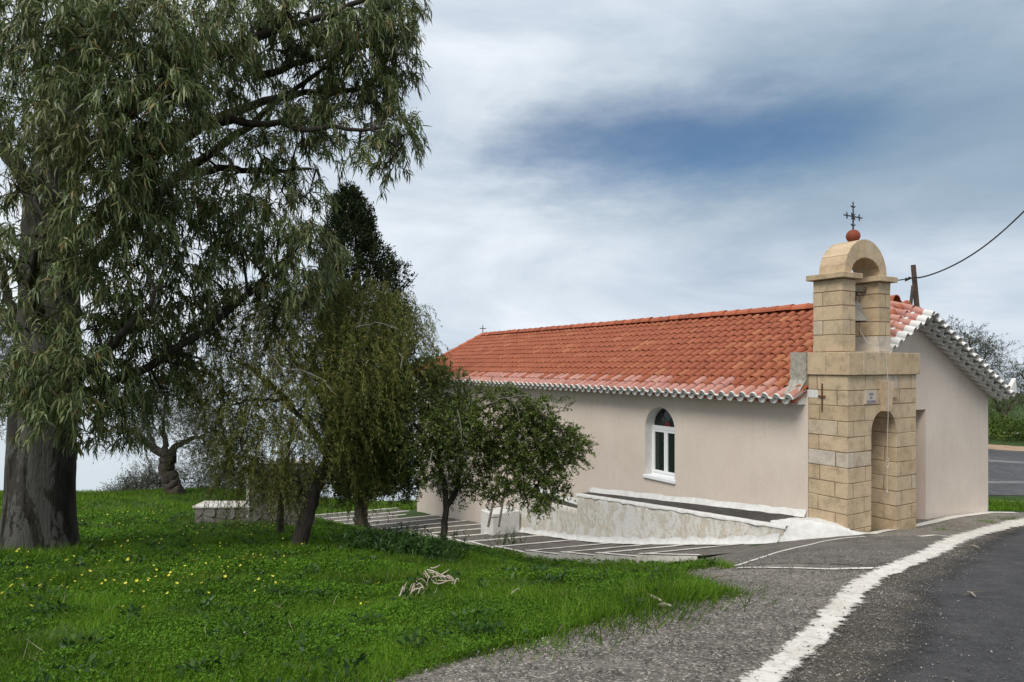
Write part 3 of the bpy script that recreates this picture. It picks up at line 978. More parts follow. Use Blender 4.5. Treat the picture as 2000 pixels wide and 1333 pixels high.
def build_terrace():
    root = empty('terrace_wall', (A.x, A.y, -4), math.radians(30), 'weathered whitewashed terrace wall along the church side', 'wall')
    Z = 4
    # wall body with rough outer face
    def body(s0, s1, lip, base, name, matl, w_out=-.45, w_in=-.335, nseg=26, rough=.012):
        mb = MB()
        rows = []
        for i in range(nseg + 1):
            s = s0 + (s1 - s0) * i / nseg
            zt, zb = lip(s), base(s) - .25
            row = []
            for k in range(9):
                t = k / 8
                row.append((w_out - .05 * (1 - t) ** 2 + rnd.uniform(-rough, rough), s, Z + zb + (zt - .02 - zb) * t))
            row.append((w_out + .02, s, Z + zt + rnd.uniform(-.008, .008)))
            row.append((w_in, s, Z + zt + .004 + rnd.uniform(-.006, .006)))
            row.append((w_in, s, Z + zt - .15))
            rows.append(row)
        mb.grid(rows)
        mb.poly([rows[-1][k] for k in range(12)][::-1]); mb.poly([rows[0][k] for k in range(12)])
        return mb.build(name, matl, root, smooth=True)
    body(.15, 6.25, lip_z, path_z, 'wall', M['old_white'])
    # white coping lip
    mb = MB(); rows = []
    for i in range(41):
        s = .1 + 6.17 * i / 40
        z = Z + lip_z(s)
        a = rnd.uniform(-.01, .01)
        rows.append([(-.468 + a, s, z - .045 + rnd.uniform(-.02, .012)), (-.462 + a, s, z + .004), (-.44, s, z + .013), (-.36 + a, s, z + .013), (-.33 + a, s, z - .01)])
    mb.grid(rows)
    mb.build('coping', M['whitewash'], root, smooth=True)
    # dark walkway on top
    mb = MB(); rows = []
    for i in range(25):
        s = .25 + 6.0 * i / 24
        za, zb = lip_z(s) - .012, floor_z(s) - .035
        rows.append([(-.34 + (.34 - .06) * k / 4, s, Z + za + (zb - za) * k / 4) for k in range(5)])
    mb.grid(rows)
    mb.build('walkway', M['terrace_dark'], root)
    # white fillet at the church wall
    mb = MB(); rows = []
    for i in range(41):
        s = .02 + 9.3 * i / 40
        z = Z + floor_z(min(s, 6.3)) - (.0 if s < 6.3 else .40)
        a = rnd.uniform(-.012, .012)
        rows.append([(-.075 + a, s, z - .05), (-.03, s, z + .02 + a), (-.006, s, z + .075 + a * 1.5)])
    mb.grid(rows)
    mb.build('wall_fillet', M['whitewash'], root, smooth=True)
    mb = MB(); rows = []
    for i in range(61):
        s = .2 + 9.0 * i / 60
        wo = -.505 if s < 6.25 else -.475
        z = Z + float(path_z(s))
        a = rnd.uniform(-.02, .02)
        rows.append([(wo - .10 + a, s, z + .004), (wo - .03, s, z + .025), (wo + .004, s, z + .06), (wo + .02, s, z + .13 + a * 2.2)])
    mb.grid(rows); mb.build('base_fillet', M['whitewash'], root, smooth=True)
    # lower continuation to the left
    lip2 = lambda s: -3.67 - .05 * (s - 6.25)
    body(6.26, 9.3, lip2, path_z, 'lower_wall', M['old_white'], -.42, -.31, 14)
    mb = MB(); rows = []
    for i in range(9):
        s = 6.27 + 3.0 * i / 8
        rows.append([(-.31, s, Z + lip2(s) - .01), (-.06, s, Z + lip2(s) + .02)])
    mb.grid(rows); mb.build('lower_walkway', M['terrace_dark'], root)
    # riser where the high terrace ends
    mb = MB(); mb.poly([(-.335, 6.252, Z - 3.26), (-.01, 6.252, Z - 3.22), (-.01, 6.252, Z - 3.9), (-.335, 6.252, Z - 3.9)]); mb.build('end_face', M['whitewash'], root)
    # whitewashed mortar apron round the tower's corner
    mb = MB(); rows = []
    nn = 34
    for i in range(nn + 1):
        s = .55 - 1.55 * i / nn
        row = []
        for k in range(13):
            u = k / 12
            w_out = np.interp(s, [-1.0, -.75, -.4, 0, .3, .55], [.12, -.12, -.42, -.56, -.55, -.50])
            w_in = .04 if s > -.78 else .10 + (-.78 - s) * 2.6
            w_in = max(w_in, w_out + .03)
            w = w_out + (w_in - w_out) * u
            x, y = ch(w, s)
            zg = min(hz(x, y), float(path_z(s)) + .02) if s > -.3 else hz(x, y)
            top = np.interp(s, [-1.0, -.8, -.55, -.2, .2, .55], [-2.76, -2.72, -2.66, -2.64, -2.70, -2.80])
            f = min(1, u / .42); f = f * f * (3 - 2 * f)
            if s < -.75: f *= max(0, 1 - (-.75 - s) / .25)
            z = (zg - .05) * (1 - f) + max(top, zg - .02) * f
            row.append((w, s, Z + z + rnd.uniform(-.007, .007)))
        rows.append(row)
    mb.grid(rows)
    mb.build('mortar_apron', M['whitewash'], root, smooth=True)
    # dark gully left in the apron
    # whitewashed block farther along the path
    bx = empty('whitewashed_block', (*ch(-.95, 9.35), float(path_z(9.4)) - .1), math.radians(30), 'whitewashed low masonry block beside the ladder, left of the terrace wall', 'block')
    MB().chbox(-.45, .45, -.35, .35, 0, .78, .03, .01).build('block_body', M['whitewash'], bx)
    MB().chbox(-.33, .33, .352, .36, .12, .62, .003).build('panel', M['old_white'], bx)


build_terrace()


# ------------------------------------------------------------------ church
CL, CWID = 18.1, 6.18                         # length, width
EZ, RZ = -.60, 1.20                            # roof heights at eave edge and ridge
OV = .42


def arch_pts(c, zs, r, n=18, rz=None):
    rz = rz or r
    return [(c + r * math.cos(math.pi * (1 - i / n)), zs + rz * math.sin(math.pi * i / n)) for i in range(n + 1)]


def build_church_body():
    z0 = -CH_Z                                    # child z = camera z + z0
    off = (0, 0, z0)
    zb = -7.2
    slope = (RZ - EZ) / (CWID / 2 + OV)
    zt = EZ + slope * OV - .05                 # wall top under the roof
    # long wall with window opening (w = 0), thickness .3
    o0, o1, oz, sp, r = 3.26, 4.21, -2.53, -1.43, .475
    mb = MB()
    arc = arch_pts((o0 + o1) / 2, sp, r)
    for (w, flip) in ((0, False), (.3, True)):
        def q(*p): mb.poly([(w, a, b) for a, b in (p[::-1] if flip else p)])
        ssub = list(np.linspace(0, o0, 5))
        q((0, zb), (0, zt), (o0, zt), (o0, zb))
        q((o1, zb), (o1, zt), (CL, zt), (CL, zb))
        q((o0, zb), (o0, oz), (o1, oz), (o1, zb))
        q((o0, sp), (o0, zt), (arc[0][0], zt), arc[0]) if False else None
        for i in range(len(arc) - 1):
            a, b = arc[i], arc[i + 1]
            q(a, (a[0], zt), (b[0], zt), b)
    # bottom/top closing
    mb.poly([(0, 0, zt), (.3, 0, zt), (.3, CL, zt), (0, CL, zt)])
    mb.build('side_wall', M['stucco'], church, off)
    # white reveal
    rv = MB()
    prof = [(o0, oz)] + [(o0, sp)] + arc[1:-1] + [(o1, sp), (o1, oz)]
    for i in range(len(prof) - 1):
        a, b = prof[i], prof[i + 1]
        rv.poly([(-.002, a[0], a[1]), (.29, a[0], a[1]), (.29, b[0], b[1]), (-.002, b[0], b[1])])
    win = empty('arched_window', (0, 0, 0)); win.parent = church
    win.location = off
    rv.build('reveal', M['whitewash'], win)
    MB().chbox(-.05, .30, o0 - .03, o1 + .03, oz - .06, oz + .015, .008).build('sill', M['paint_white'], win)
    d0 = .20
    fr = MB()
    ft = .055
    fr.box(d0, d0 + .06, o0, o0 + ft, oz + .016, sp + .02)
    fr.box(d0, d0 + .06, o1 - ft, o1, oz + .016, sp + .02)
    fr.box(d0, d0 + .06, o0 + ft, o1 - ft, oz + .016, oz + .016 + ft)
    fr.build('frame', M['paint_white'], win)
    MB().chbox(d0 - .012, d0 + .07, o0 + .002, o1 - .002, sp - .05, sp + .035, .006).build('transom', M['paint_white'], win)
    # arch frame ring
    ar = MB()
    ao = arch_pts((o0 + o1) / 2, sp + .02, r - .002); ai = arch_pts((o0 + o1) / 2, sp + .02, r - .035)
    for i in range(len(ao) - 1):
        ar.poly([(d0 + .01, *ao[i]), (d0 + .01, *ao[i + 1]), (d0 + .01, *ai[i + 1]), (d0 + .01, *ai[i])])
        ar.poly([(d0 + .01, *ai[i]), (d0 + .01, *ai[i + 1]), (d0 + .06, *ai[i + 1]), (d0 + .06, *ai[i])])
    ar.build('arch_frame', M['limewash'], win)
    # fanlight glass + leads + red piece
    c = (o0 + o1) / 2
    g = MB(); g.poly([(d0 + .045, a, b) for a, b in ai]); g.build('fanlight_pane', M['glass'], win)
    for a in (60, 120):
        t = MB(); e = (c + (r - .03) * math.cos(math.radians(a)), sp + .03 + (r - .03) * math.sin(math.radians(a)))
        t.tube([(d0 + .04, c, sp + .035), (d0 + .04, *e)], .007, 5); t.build('fanlight_bar', M['iron'], win)
    t = MB(); t.prism([(c + .09 * math.cos(math.radians(a)), sp + .036 + .10 * math.sin(math.radians(a))) for a in range(0, 181, 20)], 0, d0 + .03, d0 + .044)
    t.build('red_pane', M['redglass'], win)
    # two casements
    mid = (o0 + o1) / 2
    for (a, b) in ((o0 + ft + .004, mid - .004), (mid + .004, o1 - ft - .004)):
        s = MB(); zl, zh = oz + .016 + ft + .004, sp - .054; k = .05
        s.box(d0 - .018, d0 + .03, a, a + k, zl, zh); s.box(d0 - .018, d0 + .03, b - k, b, zl, zh)
        s.box(d0 - .018, d0 + .03, a + k, b - k, zl, zl + k); s.box(d0 - .018, d0 + .03, a + k, b - k, zh - k, zh)
        cs = s.build('casement', M['paint_white'], win)
        p = MB(); p.poly([(d0 + .008, a + k, zl + k), (d0 + .008, b - k, zl + k), (d0 + .008, b - k, zh - k), (d0 + .008, a + k, zh - k)])
        p.build('pane', M['glass'], cs)
    # front gable wall with door
    dw0, dw1, dzt = 2.48, 3.70, -.91
    apex = EZ + slope * (CWID / 2 + OV) - .07
    def gable(s, name, door, flip):
        mb = MB()
        th = .28 * (1 if not flip else -1)
        for y in (s, s + th):
            if door:
                for p in ([(0.302, zb), (dw0, zb), (dw0, zt + slope * dw0 - .02), (0.302, zt + .302 * slope - .02)],
                          [(dw1, zb), (CWID, zb), (CWID, zt - .02), (dw1, zt + slope * (CWID - dw1) - .02)],
                          [(dw0, dzt), (dw1, dzt), (dw1, zt + slope * (CWID - dw1) - .02), (CWID / 2, apex), (dw0, zt + slope * dw0 - .02)]):
                    mb.poly([(a, y, b) for a, b in p])
            else:
                mb.poly([(a, y, b) for a, b in ((0.302, zb), (CWID, zb), (CWID, zt - .02), (CWID / 2, apex), (0.302, zt + .28 * slope))])
        if door:
            mb.poly([(dw1, s, zb), (dw1, s + th, zb), (dw1, s + th, dzt), (dw1, s, dzt)])
            mb.poly([(dw0, s, zb), (dw0, s + th, zb), (dw0, s + th, dzt), (dw0, s, dzt)])
            mb.poly([(dw0, s, dzt), (dw1, s, dzt), (dw1, s + th, dzt), (dw0, s + th, dzt)])
            mb.poly([(0, s, zb), (0.302, s, zb), (0.302, s, zt), (0, s, zt)])
        return mb.build(name, M['stucco'], church, off)
    gable(0, 'front_gable_wall', True, False)
    gable(CL, 'rear_gable_wall', False, True)
    MB().box(CWID - .3, CWID - .003, .281, CL - .281, zb, zt - .03).build('far_side_wall', M['stucco'], church, off)
    # door
    dr = MB(); dr.chbox(dw0 + .01, dw1 - .01, .19, .25, -3.4, dzt - .01, .01)
    dd = dr.build('door', M['wood_door'], church, off)
    for k in range(2):
        for z0_ in (-3.2, -2.0):
            MB().chbox(dw0 + .12 + k * .55, dw0 + .55 + k * .55, .178, .188, z0_, z0_ + .9, .004).build('door_panel', M['wood_door'], dd)
    MB().tube([(3.02, .13, -2.0), (3.02, .13, -1.85)], .015, 8).build('door_handle', M['iron'], dd)
    return slope


SLOPE = build_church_body()


def tile_mesh(name, mats, length=.40, width=.25, white_from=None, thick=.016, solid=False, roll=.074, plug=False):
    """barrel-and-pan clay tile: x up the slope (0 = lower end), y across, z out of the roof"""
    prof = []
    for i in range(8):
        a = math.pi * (1 - i / 7)
        prof.append((width * .31 + roll * math.cos(a), roll * 1.12 * math.sin(a)))
    prof += [(width * .80, -.010), (width * .99, .004)]
    prof = [(-.012, .0)] + prof
    mb = MB()
    xs = [0, length] if white_from is None else [0, white_from, length]
    n = len(prof)
    def ring(x, dz): return [(x, p[0] * (1 - .06 * x / length) + .004 * x / length, p[1] * (1 - .12 * x / length) + dz) for p in prof]
    for k in range(len(xs) - 1):
        mi = 0
        if white_from is not None and k == 0: mi = 1
        mb.grid([ring(xs[k], 0), ring(xs[k + 1], 0)][::-1], mi)
    lip = 1 if len(mats) > 1 else 0
    mb.grid([ring(0, 0), ring(0, -thick)], lip)
    if solid:
        mb.grid([ring(0, -thick), ring(length, -thick)], lip)
    if plug:
        mb.poly([p for p in ring(.022, -.004)[1:9]], lip)
    return mb.mesh(name, mats, False)


def build_roof():
    z0 = -CH_Z
    ang = math.atan(SLOPE)
    ux, uz = math.cos(ang), math.sin(ang)
    slen = (CWID / 2 + OV) / ux
    R0 = 0.0
    # sheathing (the roof body)
    mb = MB()
    th = .05
    s0, s1 = .02, CL + .22
    e0 = (-OV + .1, EZ + SLOPE * .1 - .075); rdg = (CWID / 2, RZ - .075); e1 = (CWID + .14, EZ + SLOPE * (OV - .14) - .075)
    mb.prism([e0, rdg, e1, (e1[0], e1[1] - th), (rdg[0], rdg[1] - th), (e0[0], e0[1] - th)], 1, s0, s1)
    roof = mb.build('roof', M['ridge'], church, (0, 0, z0))
    t_norm = tile_mesh('roof_tile', [M['tile']])
    t_pink = tile_mesh('roof_tile', [M['tile_pink']])
    t_eave = tile_mesh('eave_tile', [M['tile_pink'], M['limewash']], .40, white_from=.03, solid=True, plug=True)
    rows = 12
    pitch = slen / rows
    cols = 73
    col_w = .2485
    tilt = .07

    def tile_matrix(side, r, c):
        """side 0 = left slope (seen), 1 = right slope"""
        s = .0 + c * col_w
        d = r * pitch
        if side == 0:
            base = Vector((-OV + d * ux, s, EZ + d * uz + .012))
            X = Vector((math.cos(ang - tilt), 0, math.sin(ang - tilt)))
            Y = Vector((0, 1, 0))
        else:
            base = Vector((CWID + OV - d * ux, s + .25, EZ + d * uz + .012))
            X = Vector((-math.cos(ang - tilt), 0, math.sin(ang - tilt)))
            Y = Vector((0, -1, 0))
        Zv = X.cross(Y)
        jit = Matrix.Rotation(rnd.gauss(0, .010), 3, 'Z') @ Matrix.Rotation(rnd.gauss(0, .008), 3, 'Y')
        m3 = Matrix((X, Y, Zv)).transposed() @ jit
        m4 = m3.to_4x4()
        m4.translation = base + Vector((0, rnd.gauss(0, .004), rnd.gauss(0, .003)))
        return m4
    # size seen from the camera decides which are single parts
    cand = [(0, r, c) for c in range(cols) for r in range(rows)]
    def dist(k):
        m = tile_matrix(*k).translation
        x, y = ch(m.x, m.y)
        return x * x + y * y + m.z ** 2
    hidden = lambda k: (k[2] <= 2 and k[1] >= 2 and k[1] <= 11) and (k[2] + 1) * col_w < .45 and k[1] < 8
    cand.sort(key=lambda k: (k[2] // 1, k[1]))
    single = set(cand[:300])
    rest_v, rest_f, off = [], [], 0
    bv = {}
    for nm, me in (('n', t_norm), ('p', t_pink), ('e', t_eave)):
        bv[nm] = ([v.co.copy() for v in me.vertices], [tuple(p.vertices) for p in me.polygons])
    stuff = {'n': ([], []), 'p': ([], []), 'e': ([], [])}
    for k in cand:
        _, r, c = k
        nm = 'e' if r == 0 else ('p' if r == 1 and rnd.random() < .55 else 'n')
        m4 = tile_matrix(*k)
        if k in single:
            o = link('roof_tile', {'n': t_norm, 'p': t_pink, 'e': t_eave}[nm], roof)
            o.matrix_local = m4
        else:
            V, Fc = stuff[nm]; n = len(V)
            V += [tuple(m4 @ v) for v in bv[nm][0]]
            Fc += [tuple(n + i for i in f) for f in bv[nm][1]]
    # right slope (hardly seen)
    for r in range(1, rows):
        for c in range(cols):
            m4 = tile_matrix(1, r, c)
            V, Fc = stuff['n']; n = len(V)
            V += [tuple(m4 @ v) for v in bv['n'][0]]
            Fc += [tuple(n + i for i in f) for f in bv['n'][1]]
    for nm, src in (('n', t_norm), ('p', t_pink), ('e', t_eave)):
        me = bpy.data.meshes.new('roof_tiles')
        me.from_pydata(stuff[nm][0], [], stuff[nm][1])
        for m in src.materials: me.materials.append(m)
        if nm == 'e':
            base = [p.material_index for p in src.polygons]
            me.polygons.foreach_set('material_index', base * (len(stuff[nm][1]) // len(base)))
        me.update()
        o = link('roof_tiles', me, roof); tag(o, kind='stuff')
    # limewashed under-course below the eave
    ut = tile_mesh('under_tile', [M['limewash']], .36, white_from=None, solid=True, roll=.075, plug=True)
    nun = 0
    V, Fc = [], []
    bvv, bff = [v.co.copy() for v in ut.vertices], [tuple(p.vertices) for p in ut.polygons]
    for c in range(cols):
        s = c * col_w
        base = Vector((-OV + .035, s + .25, EZ - .012))
        X = Vector((math.cos(ang * .6), 0, math.sin(ang * .6))); Y = Vector((0, -1, 0)); Zv = X.cross(Y)
        m4 = Matrix((X, Y, Zv)).transposed().to_4x4(); m4.translation = base
        if c < 40:
            o = link('under_tile', ut, roof); o.matrix_local = m4
        else:
            n = len(V); V += [tuple(m4 @ v) for v in bvv]; Fc += [tuple(n + i for i in f) for f in bff]
    me = bpy.data.meshes.new('under_tiles'); me.from_pydata(V, [], Fc); me.materials.append(M['limewash']); me.update()
    tag(link('under_tiles', me, roof), kind='stuff')
    # mortar bedding between eave and wall
    mb = MB(); mb.box(-.20, .0 - .003, .05, CL, EZ - .10, EZ + .10); mb.build('eave_bedding', M['limewash'], roof)
    # ridge tiles
    def half_barrel(r0, r1, ln, name, mats):
        mb = MB(); rows_ = []
        for (y, r) in ((0, r0), (ln, r1)):
            rows_.append([(r * math.cos(math.pi * i / 9), y, r * math.sin(math.pi * i / 9)) for i in range(10)])
        mb.grid(rows_)
        rows_ = [[(r0 * math.cos(math.pi * i / 9), 0, r0 * math.sin(math.pi * i / 9)) for i in range(10)], [((r0 - .018) * math.cos(math.pi * i / 9), 0, (r0 - .018) * math.sin(math.pi * i / 9)) for i in range(10)]]
        mb.grid(rows_)
        return mb.mesh(name, mats, True)
    rt = half_barrel(.135, .11, .44, 'ridge_tile', [M['ridge']])
    n = 45
    for i in range(n):
        o = link('ridge_tile', rt, roof)
        o.location = (CWID / 2 + rnd.gauss(0, .006), .22 + i * .40, RZ + .055 + rnd.gauss(0, .004))
        o.rotation_euler = (rnd.gauss(.0, .012), 0, rnd.gauss(0, .015))
    # rear verge ridge-like row
    for i in range(9):
        d = .25 + i * .42
        o = link('verge_tile', rt, roof)
        o.rotation_euler = (ang, 0, math.radians(-90))
        o.location = (-OV + d * ux, CL + .15, EZ + d * uz + .04)
    # front verge: tiles laid outwards over the gable
    vt_in = tile_mesh('verge_tile', [M['tile_pink']], .44)
    vt_out = tile_mesh('verge_tile', [M['tile_pink'], M['whitewash']], .44, white_from=.17, solid=True)
    vt_un = tile_mesh('verge_under_tile', [M['limewash']], .34, solid=True)
    drop = math.atan(.28 / .72)
    for side in (0, 1):
        for i in range(16):
            if side == 1 and i == 0: continue
            if side == 0 and -OV + (.02 + i * (slen - .06) / 16) * ux < 1.5: continue
            d = .02 + i * (slen - .06) / 16
            if side == 0:
                base = Vector((-OV + d * ux, 0, EZ + d * uz)); Y = Vector((ux, 0, uz))
            else:
                d2 = d + .235
                base = Vector((CWID + OV - d2 * ux, 0, EZ + d2 * uz)); Y = Vector((ux, 0, -uz))
            Zr = Vector((-uz, 0, ux)) if side == 0 else Vector((uz, 0, ux))
            X = (Vector((0, 1, 0)) * math.cos(drop) + Vector((0, 0, 1)) * math.sin(drop))
            X = (X - Y * X.dot(Y)).normalized()
            # x up (inwards), y across
            Zv = X.cross(Y)
            if Zv.z < 0:
                Y = -Y; Zv = X.cross(Y); base = base + Vector((ux, 0, uz if side == 0 else -uz)) * .235
            rot = Matrix((X, Y, Zv)).transposed().to_4x4()
            for (me, yoff, lift, nm) in ((vt_out, -.47, .02, 'verge_tile'), (vt_in, -.12, .05, 'verge_tile'), (vt_un, -.37, -.085, 'verge_under_tile'), (vt_un, -.24, -.17, 'verge_under_tile')):
                k = X * ((yoff - .30) / X.y)
                o = link(nm, me, roof)
                m4 = rot.copy()
                m4.translation = base + Vector((0, .30, 0)) + k + Zr * (lift + .02) + Vector((0, rnd.gauss(0, .006), rnd.gauss(0, .004)))
                # tiles get lower outwards
                o.matrix_local = m4
    # white upturned corner of the far eave
    mb = MB()
    mb.prism([(CWID + .0, EZ + .04), (CWID + .30, EZ - .02), (CWID + .27, EZ + .30), (CWID + .15, EZ + .19)], 1, -.42, -.34)
    mb.build('corner_upstand', M['whitewash'], roof)
    # bedding under front verge
    mb = MB()
    for (a, b) in (((.0, EZ + SLOPE * OV - .16), (CWID / 2, RZ - .22)), ((CWID / 2, RZ - .22), (CWID, EZ + SLOPE * OV - .16))):
        mb.prism([(a[0], a[1] - .03), (b[0], b[1] - .03), (b[0], b[1] + .1), (a[0], a[1] + .1)], 1, -.19, -.003)
    mb.build('verge_bedding', M['limewash'], roof)
    # rear roof cross
    mb = MB()
    y = CL + .1
    mb.tube([(CWID / 2, y, RZ + .1), (CWID / 2, y, RZ + .50)], .018, 6)
    mb.tube([(CWID / 2 - .15, y, RZ + .36), (CWID / 2 + .15, y, RZ + .36)], .018, 6)
    mb.build('roof_cross', M['rust'], roof)


build_roof()


# ------------------------------------------------------------------ bell tower
def build_tower():
    tz = 3.1
    off = (0, 0, tz)
    TW, TD = 2.02, .74
    cx, r, sp = 1.03, .36, -1.15
    p0, p1 = cx - r, cx + r
    zs = [-.18 - .2565 * i for i in range(12)]
    G = .0045
    def block(x0, x1, y0, y1, z0, z1, name='stone_block', m=None):
        pr = rnd.uniform(0, .004)
        mb = MB().chbox(x0 + G, x1 - G, y0 + G, y1 - G, z0 + G, z1 - G, .007, .003)
        return mb.build(name, m or M['ashlar'], tower, off)
    def pblock(poly, y0, y1):
        cxm = sum(p[0] for p in poly) / len(poly); czm = sum(p[1] for p in poly) / len(poly)
        return MB().prism(poly, 1, y0 + G, y1 - G).build('stone_block', M['ashlar'], tower, off)
    for i in range(len(zs) - 1):
        zh, zl = zs[i], zs[i + 1]
        alt = i % 2
        ysp = -TD + (.21 if alt else .54) + rnd.uniform(-.03, .03)
        if i < 2:
            ws = [0, .5 + .2 * alt, .98, 1.45, 1.86 - .12 * alt, TW]
            if alt: ws = [0, .38, .80, 1.25, 1.50, TW]
            for a, b in zip(ws[:-1], ws[1:]):
                if a == 0 or b == TW:
                    block(a, b, -TD, ysp, zl, zh); block(a, b, ysp, 0, zl, zh)
                else: block(a, b, -TD, 0, zl, zh)
            continue
        def edge(z, sgn):
            if z <= sp: return cx + sgn * r
            dz = z - sp
            return cx + sgn * math.sqrt(max(r * r - dz * dz, 0))
        wj0 = (.17 if alt else .48) + rnd.uniform(-.02, .02)
        wj1 = TW - (.16 if alt else .47) + rnd.uniform(-.02, .02)
        if zh <= sp + .001:
            L0 = [0, wj0, p0]; R0 = [p1, wj1, TW]
            for W in (L0, R0):
                for a, b in zip(W[:-1], W[1:]):
                    block(a, b, -TD, ysp, zl, zh); block(a, b, ysp, 0, zl, zh)
        else:
            block(0, wj0 if wj0 < .5 else .35, -TD, ysp, zl, zh); block(0, wj0 if wj0 < .5 else .35, ysp, 0, zl, zh)
            block(wj1, TW, -TD, ysp, zl, zh); block(wj1, TW, ysp, 0, zl, zh)
            a0 = wj0 if wj0 < .5 else .35
            top = min(zh, sp + r)
            zz = np.linspace(zl, top, 9)
            c1 = [(edge(z, -1) - (G if z < top else 0), z) for z in zz]
            c2 = [(edge(z, 1) + (G if z < top else 0), z) for z in zz]
            c1[0] = (c1[0][0], zl + G); c2[0] = (c2[0][0], zl + G)
            if zh > sp + r:
                c1.append((cx - G, zh - G)); c2.append((cx + G, zh - G))
            else:
                c1[-1] = (c1[-1][0], zh - G); c2[-1] = (c2[-1][0], zh - G)
            pblock([(a0 + G, zl + G)] + c1 + [(a0 + G, zh - G)], -TD, 0)
            pblock([(wj1 - G, zl + G)] + c2 + [(wj1 - G, zh - G)], -TD, 0)
    # mortar core behind the joints
    c = MB(); k = .008
    arc = arch_pts(cx, sp, r + .01, 16)
    zb = zs[-1]
    c.prism([(k, zb), (p0 - k, zb)] + [(p[0], p[1]) for p in arc] + [(p1 + k, zb), (TW - k, zb), (TW - k, zs[0] - .002), (k, zs[0] - .002)], 1, -TD + k, -k)
    c.build('mortar_core', M['mortar'], tower, off)
    # keystone
    kz0, kz1 = -.80, -.29
    kb = MB()
    P = [(cx - .075, kz0), (cx + .075, kz0), (cx + .155, kz1), (cx - .155, kz1)]
    kb.prism(P, 1, -TD - .085, -TD + .2); kb.build('keystone', M['ashlar'], tower, off)
    # small square boss right of the keystone
    MB().chbox(1.22, 1.35, -TD - .03, -TD + .02, -.58, -.44, .005).build('stone_boss', M['ashlar'], tower, off)
    # plaque with three lines of blue lettering
    pl = MB().chbox(.47, .79, -TD - .014, -TD + .01, -.665, -.44, .003).build('plaque', M['plaque'], tower, off)
    t = MB()
    for (z, w0, w1, n) in ((-.505, .565, .695, 5), (-.565, .585, .665, 3), (-.63, .495, .765, 12)):
        st = (w1 - w0) / n
        for q in range(n):
            x0 = w0 + q * st
            t.box(x0 + st * .1, x0 + st * .28, -TD - .0162, -TD - .0145, z - .02, z + .02)
            t.box(x0 + st * .66, x0 + st * .84, -TD - .0162, -TD - .0145, z - .02, z + .02)
            zc = z + (q % 3 - 1) * .015
            t.box(x0 + st * .28, x0 + st * .66, -TD - .0162, -TD - .0145, zc - .004, zc + .004)
    tag(t.build('lettering', M['ink'], pl), kind='stuff')
    # rusty iron tie cross on the left face
    q = MB(); y = -.28; z = -.545
    q.chbox(-.022, .002, y - .010, y + .010, z - .26, z + .22, .004)
    q.chbox(-.030, -.010, y - .07, y + .07, z - .012, z + .014, .004)
    q.build('tie_cross', M['rust'], tower, off)
    # ledge course
    lz0, lz1 = -.18, .21
    lw = [-.035, .36, .78, 1.12, 1.62, 2.06]
    for a, b in zip(lw[:-1], lw[1:]):
        if a < 0:
            for (y0, y1) in ((-.785, -.36), (-.36, .0)):
                MB().chbox(a + .003, b - .003, y0 + .003, y1 - .003, lz0 + .001, lz1 - rnd.uniform(0, .01), .008, .002).build('ledge_block', M['ashlar'], tower, off)
        else:
            MB().chbox(a + .003, b - .003, -.785, -.003, lz0 + .001, lz1 - rnd.uniform(0, .01), .008, .002).build('ledge_block', M['ashlar'], tower, off)
    MB().chbox(0, 2.02, -.76, -.02, lz0 + .01, lz1 - .015, .004).build('ledge_core', M['mortar'], tower, off)
    # rough concrete haunch over the eave
    hb = MB()
    hb.prism([(.004, lz0 - .18), (.14, lz0 - .20), (.30, lz0 - .10), (.335, lz0 + .02), (.31, lz0 + .20), (.325, lz1 + .005), (.004, lz1 - .004)], 0, -.05, .40)
    hb.build('concrete_haunch', M['concrete'], tower, off)
    fl = MB(); rows = []
    for i in range(9):
        s = .0 + .32 * i / 8
        rows.append([(-.30 + rnd.uniform(-.02, .02), s, -.52 + rnd.uniform(-.015, .015)), (-.16, s, -.40 + rnd.uniform(-.02, .02)), (-.04, s, -.27 + rnd.uniform(-.02, .02)), (.05, s, -.2)])
    fl.grid(rows); fl.build('mortar_flashing', M['concrete'], tower, off)
    # belfry piers
    by0, by1 = -.62, -.07
    bz = [.21, .50, .745, .99, 1.23, 1.44]
    for (a, b) in ((.03, .41), (1.06, 1.43)):
        for i in range(5):
            alt = i % 2
            G2 = G
            if alt == 0:
                block(a, b, by0, by1, bz[i], bz[i + 1])
            else:
                j = a + (b - a) * .62; yj = by0 + .36
                block(a, j, by0, yj, bz[i], bz[i + 1]); block(j, b, by0, yj, bz[i], bz[i + 1])
                block(a, b, yj, by1, bz[i], bz[i + 1])
        MB().chbox(a + .008, b - .008, by0 + .008, by1 - .008, bz[0], bz[-1] - .002, .003).build('pier_core', M['mortar'], tower, off)
        MB().chbox(a - .085, b + .085, by0 - .075, by1 + .075, 1.442, 1.535, .008, .002).build('pier_cap', M['ashlar'], tower, off)
    # arch of voussoirs on the caps
    ac, ro, zc = .735, .605, 1.537
    ri, rh = .42, .30
    ay0, ay1 = -.60, -.12
    nv = 6
    bounds = [0, .17, .36, .5, .64, .83, 1.0]
    for i in range(nv):
        a0, a1 = math.pi * (1 - bounds[i]) , math.pi * (1 - bounds[i + 1])
        g = .004
        n = 2
        A_ = [a0 + (a1 - a0) * k / n for k in range(n + 1)]
        A_[0] -= .006; A_[-1] += .006
        outer = [(ac + ro * math.cos(t), zc + ro * 1.01 * math.sin(t)) for t in A_]
        inner = [(ac + ri * math.cos(t), zc + rh * math.sin(t) + .0) for t in A_]
        MB().prism(outer + inner[::-1], 1, ay0, ay1).build('voussoir', M['ashlar'], tower, off)
    # clay ball and iron cross
    zt = zc + ro * 1.01
    ball = MB().lathe([(.001, .0), (.05, .004), (.09, .03), (.112, .075), (.118, .11), (.108, .155), (.08, .195), (.04, .215), (.001, .22)], (ac, -.36, zt - .012), 18)
